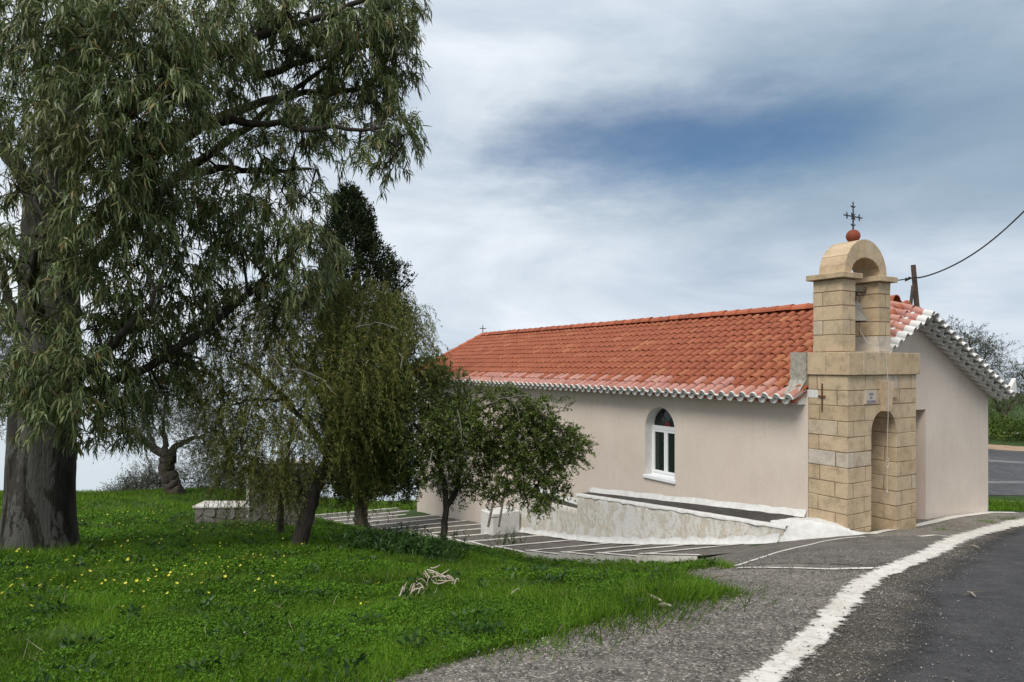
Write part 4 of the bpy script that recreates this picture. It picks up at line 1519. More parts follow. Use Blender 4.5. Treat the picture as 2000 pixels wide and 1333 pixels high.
    ball.build('finial_ball', M['clayball'], tower, off, smooth=True)
    x = MB(); y = -.36; z0 = zt + .20
    x.tube([(ac, y, z0), (ac, y, z0 + .24), (ac, y, z0 + .46)], [.014, .014, .010], 6)
    zc2 = z0 + .24
    x.tube([(ac - .24, y, zc2), (ac + .24, y, zc2)], .011, 6)
    def leaf(p, d, ln=.055):
        p = Vector(p); d = Vector(d).normalized()
        x.tube([p, p + d * ln * .45, p + d * ln], [.006, .015, .002], 5)
    for sg in (-1, 1):
        for u in (.17,):
            leaf((ac + sg * u, y, zc2), (sg * .15, 0, 1), .07); leaf((ac + sg * u, y, zc2), (sg * .15, 0, -1), .07)
        leaf((ac + sg * .22, y, zc2), (sg, 0, 0), .06)
        for u in (-.16, .16):
            leaf((ac, y, zc2 + u), (sg, 0, .3), .085)
        for v2 in (-1, 1):
            leaf((ac, y, zc2), (sg, 0, v2), .09)
    leaf((ac, y, z0 + .45), (0, 0, 1), .06)
    x.build('iron_cross', M['iron'], tower, off)


build_tower()


def local_thing(name, w, s, z, label, cat):
    x, y = ch(w, s)
    return empty(name, (x, y, z), math.radians(30), label, cat)


def build_bell():
    b = local_thing('church_bell', .735, -.345, .75, 'weathered bronze bell hanging between the belfry piers', 'bell')
    prof = [(.245, 0), (.238, .025), (.205, .075), (.175, .14), (.155, .22), (.145, .28), (.12, .325), (.07, .35), (.001, .36)]
    MB().lathe(prof, (0, 0, .0), 24).build('bell_body', M['bronze'], b, smooth=True)
    MB().lathe([(.225, .002), (.16, .12), (.13, .28), (.001, .31)], (0, 0, 0), 20).build('bell_inside', M['iron'], b, smooth=True)
    MB().tube([(0, 0, .28), (0, 0, .02)], .012, 6).lathe([(.001, -.02), (.03, 0), (.035, .03), (.001, .06)], (0, 0, -.03), 8).build('clapper', M['iron'], b)
    h = MB().chbox(-.345, .345, -.05, .05, .52, .62, .01)
    h.build('headstock', M['wood_old'], b)
    h = MB()
    for sx in (-.07, .07): h.chbox(sx - .02, sx + .02, -.022, .022, .345, .52, .004)
    h.chbox(-.12, .12, -.03, .03, .46, .515, .004)
    h.build('hanger', M['iron'], b)
    r = local_thing('bell_rope', .735, -.40, .45, 'thin white bell rope hanging down over the keystone into the archway', 'rope')
    # coordinates relative to (.735,-.40,.45)
    def q(w, s, z): return (w - .735, s + .40, z - .45)
    pts = [q(.735, -.42, .70), q(.80, -.56, .40), q(.90, -.72, .27), q(.955, -.79, .222), q(.972, -.802, .15), q(.975, -.838, -.3), q(.977, -.838, -.8), q(.982, -.822, -1.3), q(.986, -.812, -1.62), q(.99, -.812, -2.16)]
    mb = MB().tube(pts, .0045, 6)
    mb.build('rope_line', M['rope'], r)
    kb = MB()
    for k in range(3):
        z = -1.60 - k * .045
        kb.tube([q(.972 - .012 * (k % 2), -.815, z), q(.998, -.83, z - .02), q(1.006, -.805, z - .035), q(.98, -.80, z - .05)], .011, 6)
    kb.tube([q(.985, -.83, -1.72), q(.965, -.84, -1.77)], .006, 5)
    kb.build('knot', M['rope'], r)
    MB().tube([q(.99, -.812, -2.15), q(.992, -.812, -2.175), q(.992, -.812, -2.21)], [.010, .016, .006], 6).build('end_knot', M['rope'], r)


build_bell()


# ------------------------------------------------------------------ utility pole and cable
def build_pole():
    d = 25
    b = at(1797, 890, d)
    p = empty('utility_pole', (b.x, b.y, hz(b.x, b.y)), 0, 'dark wooden utility pole with brace behind the church roof', 'pole')
    z0 = p.location.z
    top = at(1783.5, 518, d); low = at(1792, 615, d)
    def rel(v): return (v.x - b.x, v.y - b.y, v.z - z0)
    low2 = low + (low - top) * 2.6
    MB().tube([rel(Vector((low2.x, low2.y, z0 - .3))), rel(low2), rel(low), rel(top)], [.12, .11, .095, .085], 9).build('pole_shaft', M['pole_wood'], p)
    a, c = at(1783, 558, d - .25), at(1777, 612, d - .25)
    e = c + (c - a) * 4.2
    MB().tube([rel(a), rel(c), rel(e)], [.055, .06, .07], 8).build('brace', M['pole_wood'], p)
    mb = MB()
    for (px, py) in ((1776, 546), (1770, 548)):
        mb.lathe([(.02, 0), (.05, .03), (.05, .07), (.025, .1)], rel(at(px, py, d - .1)), 8)
    mb.tube([rel(at(1768, 549, d)), rel(at(1786, 541, d))], .03, 6)
    mb.build('bracket', M['iron'], p)
    pts = []
    for (px, py, dd) in ((2090, 320, 13), (2000, 413, 15.5), (1950, 459, 17.3), (1900, 497, 19.5), (1860, 520, 21.5), (1825, 535, 23.3), (1800, 541, 24.3), (1785, 542, 24.9)):
        pts.append(at(px, py, dd))
    P0 = pts[0]
    # smooth
    def sm(P, n=40):
        P = np.array([tuple(v) for v in P]); t = np.linspace(0, 1, len(P)); tt = np.linspace(0, 1, n)
        co = [np.polyfit(t, P[:, k], 4) for k in range(3)]
        return [tuple(np.polyval(c_, u) for c_ in co) for u in tt]
    o = MB().tube([Vector(v) - Vector(P0) for v in sm(pts)], [.018 + .010 * i / 39 for i in range(40)], 6)
    o = o.build('overhead_cable', M['cable'], None, P0); tag(o, 'black cable sagging from the top right corner to the pole', 'cable')
    pts = [at(1782, 544, 24.9), at(1745, 549, 26), at(1660, 575, 27), at(1590, 599, 28), at(1555, 607, 29), at(1480, 622, 30), at(1300, 660, 31)]
    P0 = pts[0]
    o = MB().tube([v - P0 for v in pts], .022, 6).build('overhead_cable', M['cable'], None, P0)
    tag(o, 'black cable dropping from the pole behind the belfry to the roof', 'cable')


build_pole()


# ------------------------------------------------------------------ trees
def curve_pts(pts, n):
    P = np.array([tuple(p) for p in pts], float)
    d = np.r_[0, np.cumsum(np.linalg.norm(np.diff(P, axis=0), axis=1))]
    t = np.linspace(0, d[-1], n)
    out = np.c_[[np.interp(t, d, P[:, k]) for k in range(3)]].T
    for _ in range(2):
        out[1:-1] = .25 * out[:-2] + .5 * out[1:-1] + .25 * out[2:]
    return out


def limb(mb, pts, r0, r1, sides=8, n=14, wob=.03, rough=.05):
    P = curve_pts(pts, n)
    P[1:-1] += rng.normal(size=(n - 2, 3)) * wob
    mb.tube([tuple(p) for p in P], list(np.linspace(r0, r1, n)), sides, True, 0, rough)
    return P


def strands(starts, dir0, Ls, droop, k, jitter=.02):
    """positions and tangents along drooping twigs -> (N,k,3)"""
    t = np.linspace(.05, 1, k)[None, :, None]
    d0 = norm(dir0)[:, None, :]
    L_ = np.asarray(Ls)[:, None, None]
    down = np.array([0, 0, -1.])[None, None, :]
    P = starts[:, None, :] + d0 * L_ * t * (1 - .35 * t * droop) + down * L_ * droop * .75 * t ** 2
    T = d0 * (1 - .7 * t * droop) + down * droop * 1.5 * t
    P = P + rng.normal(size=P.shape) * jitter
    return P, T


def twig_mesh(P, r, name, material, parent, loc, every=1):
    """thin three-sided tubes along strands P (N,k,3)"""
    P = P[::every]
    N_, k, _ = P.shape
    a = np.array([0, 2.1, 4.2])
    ring = np.stack([np.cos(a), np.sin(a), np.zeros(3)], 1)
    rr = np.linspace(1, .35, k)[None, :, None, None] * r
    V = (P[:, :, None, :] + ring[None, None] * rr).reshape(-1, 3)
    base = (np.arange(N_)[:, None, None] * k + np.arange(k - 1)[None, :, None]) * 3
    q = np.arange(3)[None, None, :]
    q2 = (q + 1) % 3
    Fq = np.stack([base + q, base + q2, base + 3 + q2, base + 3 + q], 3).reshape(-1, 4)
    return link(name, np_mesh(name, V, Fq, material), parent, loc)


def ball_points(n, c, r, shell=.5):
    v = norm(rng.normal(size=(n, 3)))
    rad = rng.uniform(0, 1, n) ** (1 / 3 * (1 - shell) + .12)
    return np.array(c) + v * rad[:, None] * np.array(r), v


def crown_obj(Vs, Fs, name, material, parent, root):
    V = np.concatenate(Vs); offs = np.cumsum([0] + [len(v) for v in Vs[:-1]])
    Fq = np.concatenate([f + o for f, o in zip(Fs, offs)])
    o = link(name, np_mesh(name, V - np.array(root), Fq, material), parent)
    return o


def build_eucalyptus():
    D = 10.6
    root = ground_at(75, 1078, 6, 20)
    D = root.y
    t = empty('eucalyptus_tree', root, 0, 'huge eucalyptus with thick grey trunk and drooping leaves, left', 'tree')
    R = np.array(root)
    # trunk
    mb = MB()
    path = [at(75, 1110, D), at(76, 1040, D), at(80, 950, D), at(84, 850, D), at(92, 720, D), at(100, 600, D), at(98, 500, D), at(100, 400, D), at(118, 280, D + .1), at(150, 120, D + .2), at(190, -60, D + .3), at(230, -260, D + .4)]
    rad = [.60, .545, .525, .50, .46, .42, .38, .33, .27, .22, .16, .08]
    n = 60
    P = curve_pts(path, n)
    dd = np.linspace(0, 1, len(rad)); rr = np.interp(np.linspace(0, 1, n), dd, rad) * D / 10.6 * .88
    sides = 36
    lob = rng.uniform(0, 6.28, 4)
    for i in range(n):
        for k in range(sides):
            a = 2 * math.pi * k / sides
            f = 1 + .035 * math.sin(3 * a + lob[0] + i * .06) + .025 * math.sin(5 * a + lob[1] - i * .09) + rnd.uniform(-.012, .012)
            fl = max(0, 1 - i / 6) ** 2; f *= 1 + .09 * fl * (1 + math.sin(5 * a + lob[2]))
            # hollow scar low on the left
            for (pa, pi_, sa, si, dep) in ((-1.95, 9, .33, 4.5, .16), (-1.0, 14, .10, 6, .07), (-1.5, 18, .22, 1.1, .05)):
                da = (a - pa + math.pi) % (2 * math.pi) - math.pi
                f -= dep * math.exp(-(da / sa) ** 2 - ((i - pi_) / si) ** 2)
            mb.v.append((P[i][0] + rr[i] * f * math.cos(a), P[i][1] + rr[i] * f * math.sin(a), P[i][2]))
    for i in range(n - 1):
        for k in range(sides):
            k2 = (k + 1) % sides
            mb.f.append((i * sides + k, i * sides + k2, (i + 1) * sides + k2, (i + 1) * sides + k)); mb.m.append(0)
    mb.v = [tuple(np.array(v) - R) for v in mb.v]
    mb.build('trunk', M['euc_bark'], t, smooth=True)
    # limbs traced through the crown
    limbs = [
        ([(150, 775, 0), (240, 738, -.2), (330, 692, -.3), (410, 640, -.3), (480, 585, -.3), (540, 520, -.2)], .07, .03),
        ([(120, 560, 0), (220, 470, .3), (310, 385, .4), (350, 340, .4), (440, 285, .4), (560, 180, .3), (660, 120, .3)], .10, .022),
        ([(350, 345, .4), (430, 330, .2), (520, 335, .1), (600, 330, .1)], .06, .02),
        ([(130, 330, .1), (260, 215, -.2), (400, 115, -.4), (490, 68, -.4), (590, 48, -.4), (690, 15, -.4), (760, -20, -.4)], .10, .025),
        ([(300, 300, .2), (420, 235, .5), (530, 195, .6), (620, 180, .6), (700, 182, .6), (770, 160, .6)], .09, .02),
        ([(330, 250, .0), (470, 232, -.3), (560, 250, -.3), (640, 256, -.3), (720, 250, -.3), (770, 285, -.3)], .07, .015),
        ([(95, 420, 0), (55, 365, -.2), (25, 310, -.3), (-40, 200, -.3), (-100, 80, -.3)], .12, .04),
        ([(85, 330, .3), (100, 260, .4), (85, 170, .5), (60, 60, .5), (40, -60, .5)], .11, .04),
        ([(60, 700, .2), (20, 600, .3), (0, 520, .3), (-40, 420, .3)], .08, .03),
        ([(55, 560, 0), (30, 520, -.2), (10, 500, -.3), (-30, 440, -.3)], .05, .02),
        ([(150, 120, .2), (260, 20, -.3), (380, -60, -.6), (480, -150, -.6)], .12, .04),
        ([(140, 760, -.3), (190, 700, -.8), (250, 640, -1.1), (320, 560, -1.2)], .08, .02),
        ([(90, 640, -.3), (60, 560, -1.0), (80, 480, -1.4), (120, 400, -1.5)], .08, .02),
        ([(130, 480, -.2), (220, 400, -1.0), (300, 300, -1.4), (330, 180, -1.4), (320, 60, -1.3)], .11, .03),
        ([(500, 150, .0), (620, 110, .5), (740, 90, .6), (790, 60, .5)], .05, .012),
    ]
    ends = []
    for pts, r0, r1 in limbs:
        lb = MB()
        q = [at(x, y, D + dz) for x, y, dz in pts]
        PP = limb(lb, q, r0, r1, 8, 20, .018)
        lb.v = [tuple(np.array(v) - R) for v in lb.v]
        lb.build('limb', M['euc_bark'] if r0 > .12 else M['dark_bark'], t, smooth=True)
        ends.append(PP)
    allp = np.concatenate([e[5:] for e in ends])
    # foliage masses: px, py, radius px, depth offset, number of twigs
    blobs = [
        # front curtain over the trunk
        (60, 60, 110, -1.3, 80), (180, 90, 110, -1.5, 90), (300, 70, 100, -1.4, 80), (60, 210, 80, -1.0, 40), (190, 220, 100, -1.6, 80), (300, 200, 90, -1.4, 70),
        (110, 310, 55, -1.3, 22), (40, 380, 40, -1.0, 14), (60, 520, 30, -1.0, 8), (220, 330, 80, -1.4, 50), (300, 310, 70, -1.2, 36), (30, 300, 45, -.6, 18), (165, 415, 60, -1.3, 26), (240, 430, 80, -1.2, 46),
        (120, 610, 34, -1.1, 9), (90, 470, 42, -1.0, 15), (130, 545, 36, -1.0, 11), (45, 560, 34, -.9, 9), (175, 510, 50, -1.2, 22), (250, 540, 60, -.9, 30), (50, 650, 45, -1.0, 16), (165, 650, 36, -.9, 11), (120, 740, 75, -1.1, 44), (40, 740, 60, -.9, 26),
        (190, 720, 55, -.8, 24), (60, 800, 50, -.9, 20), (125, 800, 50, -1.1, 22), (240, 700, 50, -.4, 18), (215, 800, 40, -.6, 14), (240, 850, 24, -.5, 8), (180, 850, 22, -.6, 7),
        # left edge
        (-20, 430, 55, .1, 22), (-70, 250, 90, 0, 40), (-60, 90, 110, 0, 46), (-60, 640, 70, .2, 26), (20, 470, 30, -.2, 9), (-120, 480, 80, 0, 26),
        # middle
        (400, 60, 100, -.8, 80), (480, 10, 90, -.3, 60), (420, 190, 85, -.2, 56), (520, 110, 80, .2, 50), (390, 280, 60, .0, 30), (350, 420, 75, -.5, 46), (430, 400, 75, -.2, 44),
        (330, 500, 65, -.4, 34), (410, 500, 70, -.1, 36), (300, 620, 62, -.3, 32), (380, 590, 55, -.1, 24), (330, 700, 50, .1, 20), (300, 760, 45, .2, 16), (370, 720, 42, .3, 14), (430, 330, 50, .2, 18),
        (500, 300, 62, .0, 32), (580, 290, 66, .1, 34), (550, 380, 66, .0, 36), (490, 420, 66, -.2, 36), (480, 500, 60, -.2, 32), (560, 470, 66, -.3, 46), (580, 540, 55, -.3, 36), (620, 480, 42, -.3, 20), (500, 580, 55, -.1, 24), (600, 600, 30, -.2, 10), (540, 620, 40, -.1, 14),
        (605, 380, 34, .1, 9),
        # right wing
        (600, 40, 90, .0, 54), (700, 30, 80, .1, 52), (760, 60, 55, .1, 34), (775, 5, 45, .1, 22), (640, 130, 75, .3, 42), (720, 130, 70, .4, 46), (775, 130, 36, .4, 20), (600, 200, 62, .3, 26), (680, 210, 60, .4, 30), (745, 190, 45, .3, 24),
        (770, 240, 42, .2, 24), (785, 270, 34, .1, 16), (745, 298, 34, .1, 15), (722, 322, 24, .0, 7), (650, 280, 36, .1, 10), (640, 240, 40, .0, 12), (570, 250, 44, -.1, 16), (700, 60, 60, -.4, 26), (560, 30, 70, -.6, 30), (762, 318, 24, .1, 8),
        (300, 640, 50, -.2, 22), (360, 660, 50, .0, 20), (430, 600, 45, .1, 18), (270, 780, 40, -.2, 15), (340, 770, 42, .1, 16), (400, 740, 40, .2, 14), (250, 620, 45, -.5, 18), (300, 420, 50, -.6, 20), (210, 770, 34, -.6, 11), (390, 540, 50, -.5, 20), (270, 350, 55, -1.1, 26), (350, 150, 70, -1.0, 36), (450, 120, 60, -.6, 28),
        # above the frame
        (150, -120, 180, 0, 70), (420, -140, 170, 0, 60), (660, -100, 120, 0, 40), (-60, -100, 150, 0, 40), (300, -320, 200, .3, 60),
    ]
    Vs, Fs, SP = [], [], []
    tw = MB()
    for (px, py, rp, dz, nn) in blobs:
        d = D + dz * 1.15
        c = at(px, py - rp * .15, d)
        r = rp / F * d
        nn = int(nn * (1.2 if px < 330 else (1.4 if px > 560 and py < 230 else .98)))
        if px > 330: r *= .80
        st, dirs = ball_points(nn, c, (r, max(r, .5), r * .85), .35)
        d0 = dirs * np.array([1, 1, .4]) + rng.normal(size=dirs.shape) * .5 + np.array([0, 0, .15])
        Ls = rng.uniform(.16, .38, nn) * (1 if rp > 30 else .8)
        P, T = strands(st, d0, Ls, rng.uniform(.5, .95), 12, .014)
        SP.append(P)
        m = 2
        for rep in range(m):
            Pp = P.reshape(-1, 3); Tt = norm(T.reshape(-1, 3))
            Dd = Tt * .55 + np.array([0, 0, -.12]) + rng.normal(size=Pp.shape) * .48
            V, Fq = leaves(Pp, Dd, rng.uniform(.10, .21, len(Pp)), rng.uniform(.012, .021, len(Pp)), .16, 4)
            Vs.append(V); Fs.append(Fq)
        # connecting branchlets from nearest limb point
        near = allp[np.argmin(((allp - np.array(c)) ** 2).sum(1))]
        midp = (np.array(near) + np.array(c)) / 2 + rng.normal(size=3) * .08 + np.array([0, 0, .08])
        tw.tube([tuple(near - R), tuple(midp - R), tuple(np.array(c) - R)], [.022, .016, .008], 5)
        for q in range(min(7, nn)):
            s_ = st[q]
            tw.tube([tuple(np.array(c) - R), tuple((np.array(c) + s_) / 2 - R + rng.normal(size=3) * .03), tuple(s_ - R)], [.008, .006, .004], 4)
    tag(tw.build('branchlets', M['dark_bark'], t), kind='stuff')
    o = crown_obj(Vs, Fs, 'crown', M['euc_leaf'], t, R); tag(o, kind='stuff')
    P = np.concatenate(SP)
    tag(twig_mesh(P - R, .0035, 'twigs', M['dark_bark'], t, (0, 0, 0)), kind='stuff')


build_eucalyptus()


def build_weeping():
    root = ground_at(582, 1072, 5, 20)
    D = root.y
    R = np.array(root)
    t = empty('weeping_tree', root, 0, 'olive green weeping tree with leaning dark trunk, left of the church', 'tree')
    mb = MB()
    tr = limb(mb, [at(580, 1085, D), at(590, 1040, D), at(603, 990, D), at(622, 940, D), at(640, 905, D), at(648, 860, D), at(640, 800, D), at(628, 720, D)], .115, .045, 14, 26, .008)
    mb.v = [tuple(np.array(v) - R) for v in mb.v]
    mb.build('trunk', M['dark_bark'], t, smooth=True)
    limbs = [([(640, 905), (625, 860), (580, 800), (520, 740), (450, 700)], .05), ([(645, 870), (680, 800), (720, 720), (760, 640), (800, 600)], .05), ([(640, 800), (600, 740), (560, 680), (540, 640)], .035),
             ([(630, 740), (660, 680), (700, 620), (740, 590)], .03), ([(560, 780), (500, 780), (450, 790), (420, 800)], .025), ([(700, 760), (760, 720), (810, 690)], .025)]
    allp = [tr[8:]]
    for pts, r0 in limbs:
        lb = MB(); dz = rng.uniform(-.5, .5)
        q = [at(x, y, D + dz * i / 4) for i, (x, y) in enumerate(pts)]
        allp.append(limb(lb, q, r0, .012, 7, 14, .02)[3:])
        lb.v = [tuple(np.array(v) - R) for v in lb.v]
        lb.build('limb', M['dark_bark'], t, smooth=True)
    allp = np.concatenate(allp)
    # pale dead twigs showing on the outside
    for pts in ([(470, 665), (520, 690), (545, 705), (560, 740)], [(545, 725), (590, 722), (630, 740), (648, 765)], [(525, 815), (540, 800), (558, 785)], [(700, 640), (710, 615), (705, 590)], [(780, 690), (787, 700), (783, 720)], [(695, 640), (740, 628), (780, 645)], [(540, 665), (543, 690), (530, 715)], [(590, 820), (575, 860), (560, 890)]):
        lb = MB(); q = [at(x, y, D - 1.0 - .1 * i) for i, (x, y) in enumerate(pts)]
        limb(lb, q, .0065, .003, 5, 10, .006)
        lb.v = [tuple(np.array(v) - R) for v in lb.v]
        lb.build('bare_twig', M['pale_twig'], t)
    blobs = [(480, 640, 70, 0), (540, 640, 80, -.2), (620, 640, 80, 0), (700, 620, 75, .1), (770, 630, 55, .2), (800, 680, 50, .2), (440, 700, 60, .1), (510, 730, 85, -.4), (600, 730, 90, -.5), (690, 720, 85, -.3), (770, 730, 60, 0),
             (440, 780, 60, 0), (510, 810, 75, -.4), (590, 810, 80, -.6), (670, 800, 75, -.3), (740, 790, 60, 0), (420, 850, 40, .1), (470, 870, 50, -.1), (550, 870, 50, -.3), (620, 860, 45, -.3), (680, 870, 45, -.1), (560, 590, 40, 0), (650, 590, 45, .1), (740, 600, 40, .2), (520, 930, 36, -.1), (570, 930, 36, 0), (460, 930, 28, .1), (690, 920, 30, .2), (640, 560, 25, 0), (600, 945, 34, .5), (555, 965, 30, .4), (500, 955, 34, .3), (650, 930, 30, .6), (715, 945, 30, .6), (750, 930, 30, .5), (480, 900, 34, .2), (700, 840, 45, .5), (760, 850, 45, .4)]
    Vs, Fs, SP = [], [], []
    tw = MB()
    for (px, py, rp, dz) in blobs:
        d = D + dz; c = np.array(at(px, py - rp * .2, d)); r = rp / F * d
        nn = int(24 + (rp / 50) ** 2 * 44)
        st, dirs = ball_points(nn, c, (r, max(r, .4), r * .9), .4)
        d0 = dirs * np.array([1, 1, .5]) + rng.normal(size=dirs.shape) * .5 + np.array([0, 0, .25])
        Ls = rng.uniform(.30, .60, nn)
        P, T = strands(st, d0, Ls, rng.uniform(.75, 1.15), 18, .012)
        SP.append(P)
        for rep in range(2):
            Pp = P.reshape(-1, 3); Tt = norm(T.reshape(-1, 3))
            Dd = Tt * .8 + np.array([0, 0, -.25]) + rng.normal(size=Pp.shape) * .55
            V, Fq = leaves(Pp, Dd, rng.uniform(.03, .075, len(Pp)), rng.uniform(.007, .013, len(Pp)), .1, 1)
            Vs.append(V); Fs.append(Fq)
        near = allp[np.argmin(((allp - c) ** 2).sum(1))]
        tw.tube([tuple(near - R), tuple((near + c) / 2 - R + rng.normal(size=3) * .05), tuple(c - R)], [.014, .010, .006], 5)
        for q in range(8):
            tw.tube([tuple(c - R), tuple((c + st[q]) / 2 - R + rng.normal(size=3) * .03), tuple(st[q] - R)], [.006, .005, .003], 4)
    # long arching sprays on the right outline
    n = 46
    st = np.array([np.array(at(rnd.uniform(770, 815), rnd.uniform(595, 690), D + rnd.uniform(-.3, .5))) for _ in range(n)])
    d0 = np.c_[rng.uniform(.5, 1.1, n), rng.normal(size=n) * .3, rng.uniform(.3, 1.0, n)]
    P, T = strands(st, d0, rng.uniform(.4, .75, n), 1.25, 18, .006)
    SP.append(P)
    Pp = P.reshape(-1, 3); Dd = norm(T.reshape(-1, 3)) + rng.normal(size=Pp.shape) * .45
    V, Fq = leaves(Pp, Dd, rng.uniform(.025, .055, len(Pp)), .008, .1, 1); Vs.append(V); Fs.append(Fq)
    tag(tw.build('branchlets', M['dark_bark'], t), kind='stuff')
    tag(crown_obj(Vs, Fs, 'crown', M['weep_leaf'], t, R), kind='stuff')
    tag(twig_mesh(np.concatenate(SP) - R, .0028, 'twigs', M['weep_leaf'], t, (0, 0, 0)), kind='stuff')
    # second, thinner stem wrapped in hanging shoots
    r2 = ground_at(545, 1052, 5, 20); R2 = np.array(r2)
    t2 = empty('shrub_stem', r2, 0, 'slim dark stem hung with brown shoots, left of the leaning trunk', 'shrub')
    mb = MB(); D2 = r2.y
    limb(mb, [at(545, 1058, D2), at(548, 1010, D2), at(553, 960, D2), at(560, 900, D2), at(575, 820, D2)], .06, .02, 9, 16, .012)
    mb.v = [tuple(np.array(v) - R2) for v in mb.v]; mb.build('stem', M['dark_bark'], t2, smooth=True)
    n = 150
    st = np.array([np.array(at(rnd.gauss(552, 24), rnd.uniform(860, 985), D2 + rnd.uniform(-.35, .25))) for _ in range(n)])
    P, T = strands(st, rng.normal(size=(n, 3)) * np.array([1, 1, .4]), rng.uniform(.15, .4, n), 1.2, 14, .008)
    Pp = P.reshape(-1, 3); Dd = norm(T.reshape(-1, 3)) + rng.normal(size=Pp.shape) * .5
    V, Fq = leaves(Pp, Dd, rng.uniform(.025, .06, len(Pp)), .008, .1, 1)
    tag(crown_obj([V], [Fq], 'shoots', M['weep_leaf'], t2, R2), kind='stuff')


build_weeping()


def clumpy(c, r, n_cl, per, cl_r):
    """clustered points inside an ellipsoid"""
    cen, v = ball_points(n_cl, c, r, .45)
    P = np.repeat(cen, per, 0) + rng.normal(size=(n_cl * per, 3)) * cl_r
    O = np.repeat(v, per, 0)
    return P, O, cen


def build_small_tree():
    root = ground_at(862, 1083, 5, 20)
    D = root.y; R = np.array(root)
    t = empty('small_leaved_tree', root, 0, 'low spreading small-leaved tree with forked trunk before the church wall', 'tree')
    mb = MB()
    tr = limb(mb, [at(858, 1095, D), at(864, 1060, D), at(870, 1020, D), at(872, 990, D), at(870, 960, D), at(862, 920, D), at(850, 860, D)], .058, .025, 12, 20, .006)
    mb.v = [tuple(np.array(v) - R) for v in mb.v]; mb.build('trunk', M['dark_bark'], t, smooth=True)
    limbs = [([(872, 990), (890, 965), (900, 930), (898, 880), (905, 830), (925, 790)], .045, .2), ([(862, 920), (820, 860), (780, 810), (740, 780)], .03, -.3), ([(850, 870), (860, 800), (850, 750)], .025, .3),
             ([(900, 880), (950, 850), (1000, 830), (1060, 830), (1110, 850)], .028, -.2), ([(905, 830), (960, 785), (1000, 772), (1040, 790), (1070, 820)], .022, -.5), ([(900, 850), (960, 890), (1030, 920), (1080, 940)], .02, .3)]
    allp = [tr[6:]]
    for pts, r0, dz in limbs:
        lb = MB(); q = [at(x, y, D + dz * i / 3) for i, (x, y) in enumerate(pts)]
        allp.append(limb(lb, q, r0, .008, 7, 14, .012)[3:])
        lb.v = [tuple(np.array(v) - R) for v in lb.v]; lb.build('limb', M['dark_bark'], t, smooth=True)
    for pts in ([(955, 790), (985, 775), (1005, 775), (1025, 800)], [(990, 778), (1008, 790), (1014, 820)], [(1000, 775), (1035, 770), (1060, 795), (1080, 820)], [(845, 880), (838, 905), (830, 925)], [(893, 800), (900, 830), (902, 860)]):
        lb = MB(); q = [at(x, y, D - .75 - .03 * i) for i, (x, y) in enumerate(pts)]
        limb(lb, q, .0075, .003, 5, 9, .004)
        lb.v = [tuple(np.array(v) - R) for v in lb.v]; lb.build('bare_twig', M['pale_twig'], t)
    allp = np.concatenate(allp)
    blobs = [(760, 780, 55, 0), (820, 760, 55, .2), (870, 770, 55, .2), (750, 840, 55, -.1), (820, 830, 65, -.4), (890, 830, 60, -.3), (760, 900, 50, 0), (830, 895, 50, -.3), (730, 940, 30, 0), (790, 950, 26, .1), (900, 890, 40, -.2), (930, 800, 40, 0), (720, 870, 40, .1),
             (980, 850, 55, 0), (1030, 850, 55, -.1), (1080, 860, 45, 0), (990, 910, 50, 0), (1045, 915, 48, 0), (1085, 905, 36, 0), (1010, 800, 36, -.2), (1060, 810, 30, -.2), (1110, 860, 24, 0), (1050, 960, 30, 0), (1000, 960, 24, .1), (940, 930, 30, .1), (950, 870, 36, .1), (985, 770, 20, -.2), (1090, 960, 16, 0), (900, 960, 18, .2), (1120, 890, 14, 0), (1135, 870, 14, 0), (870, 940, 22, .1), (1060, 985, 14, 0), (955, 965, 14, .1), (745, 895, 45, .3), (700, 890, 35, .3), (800, 935, 30, .3), (695, 825, 42, .3), (775, 720, 40, .4), (840, 720, 30, .4), (690, 960, 24, .3)]
    Vs, Fs, SP = [], [], []
    tw = MB()
    for (px, py, rp, dz) in blobs:
        d = D + dz; c = np.array(at(px, py, d)); r = rp / F * d
        n_cl = int(20 + (rp / 50) ** 2 * 165)
        if rp < 30: n_cl = int(n_cl * .8)
        cen, v = ball_points(n_cl, c, (r, max(r, .32), r), .3)
        # each cluster is a short leafy shoot
        d0 = v + rng.normal(size=v.shape) * .7 + np.array([0, 0, .1])
        P, T = strands(cen, d0, rng.uniform(.08, .2, n_cl), .35, 12, .010)
        SP.append(P)
        for rep in range(2):
            Pp = P.reshape(-1, 3); Tt = norm(T.reshape(-1, 3))
            Dd = Tt * .5 + rng.normal(size=Pp.shape) * .75
            V, Fq = leaves(Pp, Dd, rng.uniform(.025, .052, len(Pp)), rng.uniform(.012, .021, len(Pp)), .1, 1)
            Vs.append(V); Fs.append(Fq)
        near = allp[np.argmin(((allp - c) ** 2).sum(1))]
        tw.tube([tuple(near - R), tuple((near + c) / 2 - R + rng.normal(size=3) * .03), tuple(c - R)], [.010, .008, .005], 5)
        for q in range(min(12, n_cl)):
            tw.tube([tuple(c - R), tuple((c + cen[q]) / 2 - R + rng.normal(size=3) * .02), tuple(cen[q] - R)], [.005, .004, .003], 4)
    # upright / outward sprigs on the outline
    sp = [(1085, 790, 1.0, .9), (1100, 800, 1.0, .6), (1120, 850, 1.1, .1), (1130, 880, 1, -.4), (1110, 900, 1, -.6), (1125, 860, 1, .3), (985, 770, .2, 1), (1060, 790, .6, 1), (900, 755, .3, 1), (1030, 985, .2, -1), (1080, 970, .5, -.8), (1115, 840, 1, .6), (960, 770, -.3, 1), (1135, 895, .9, -.8)]
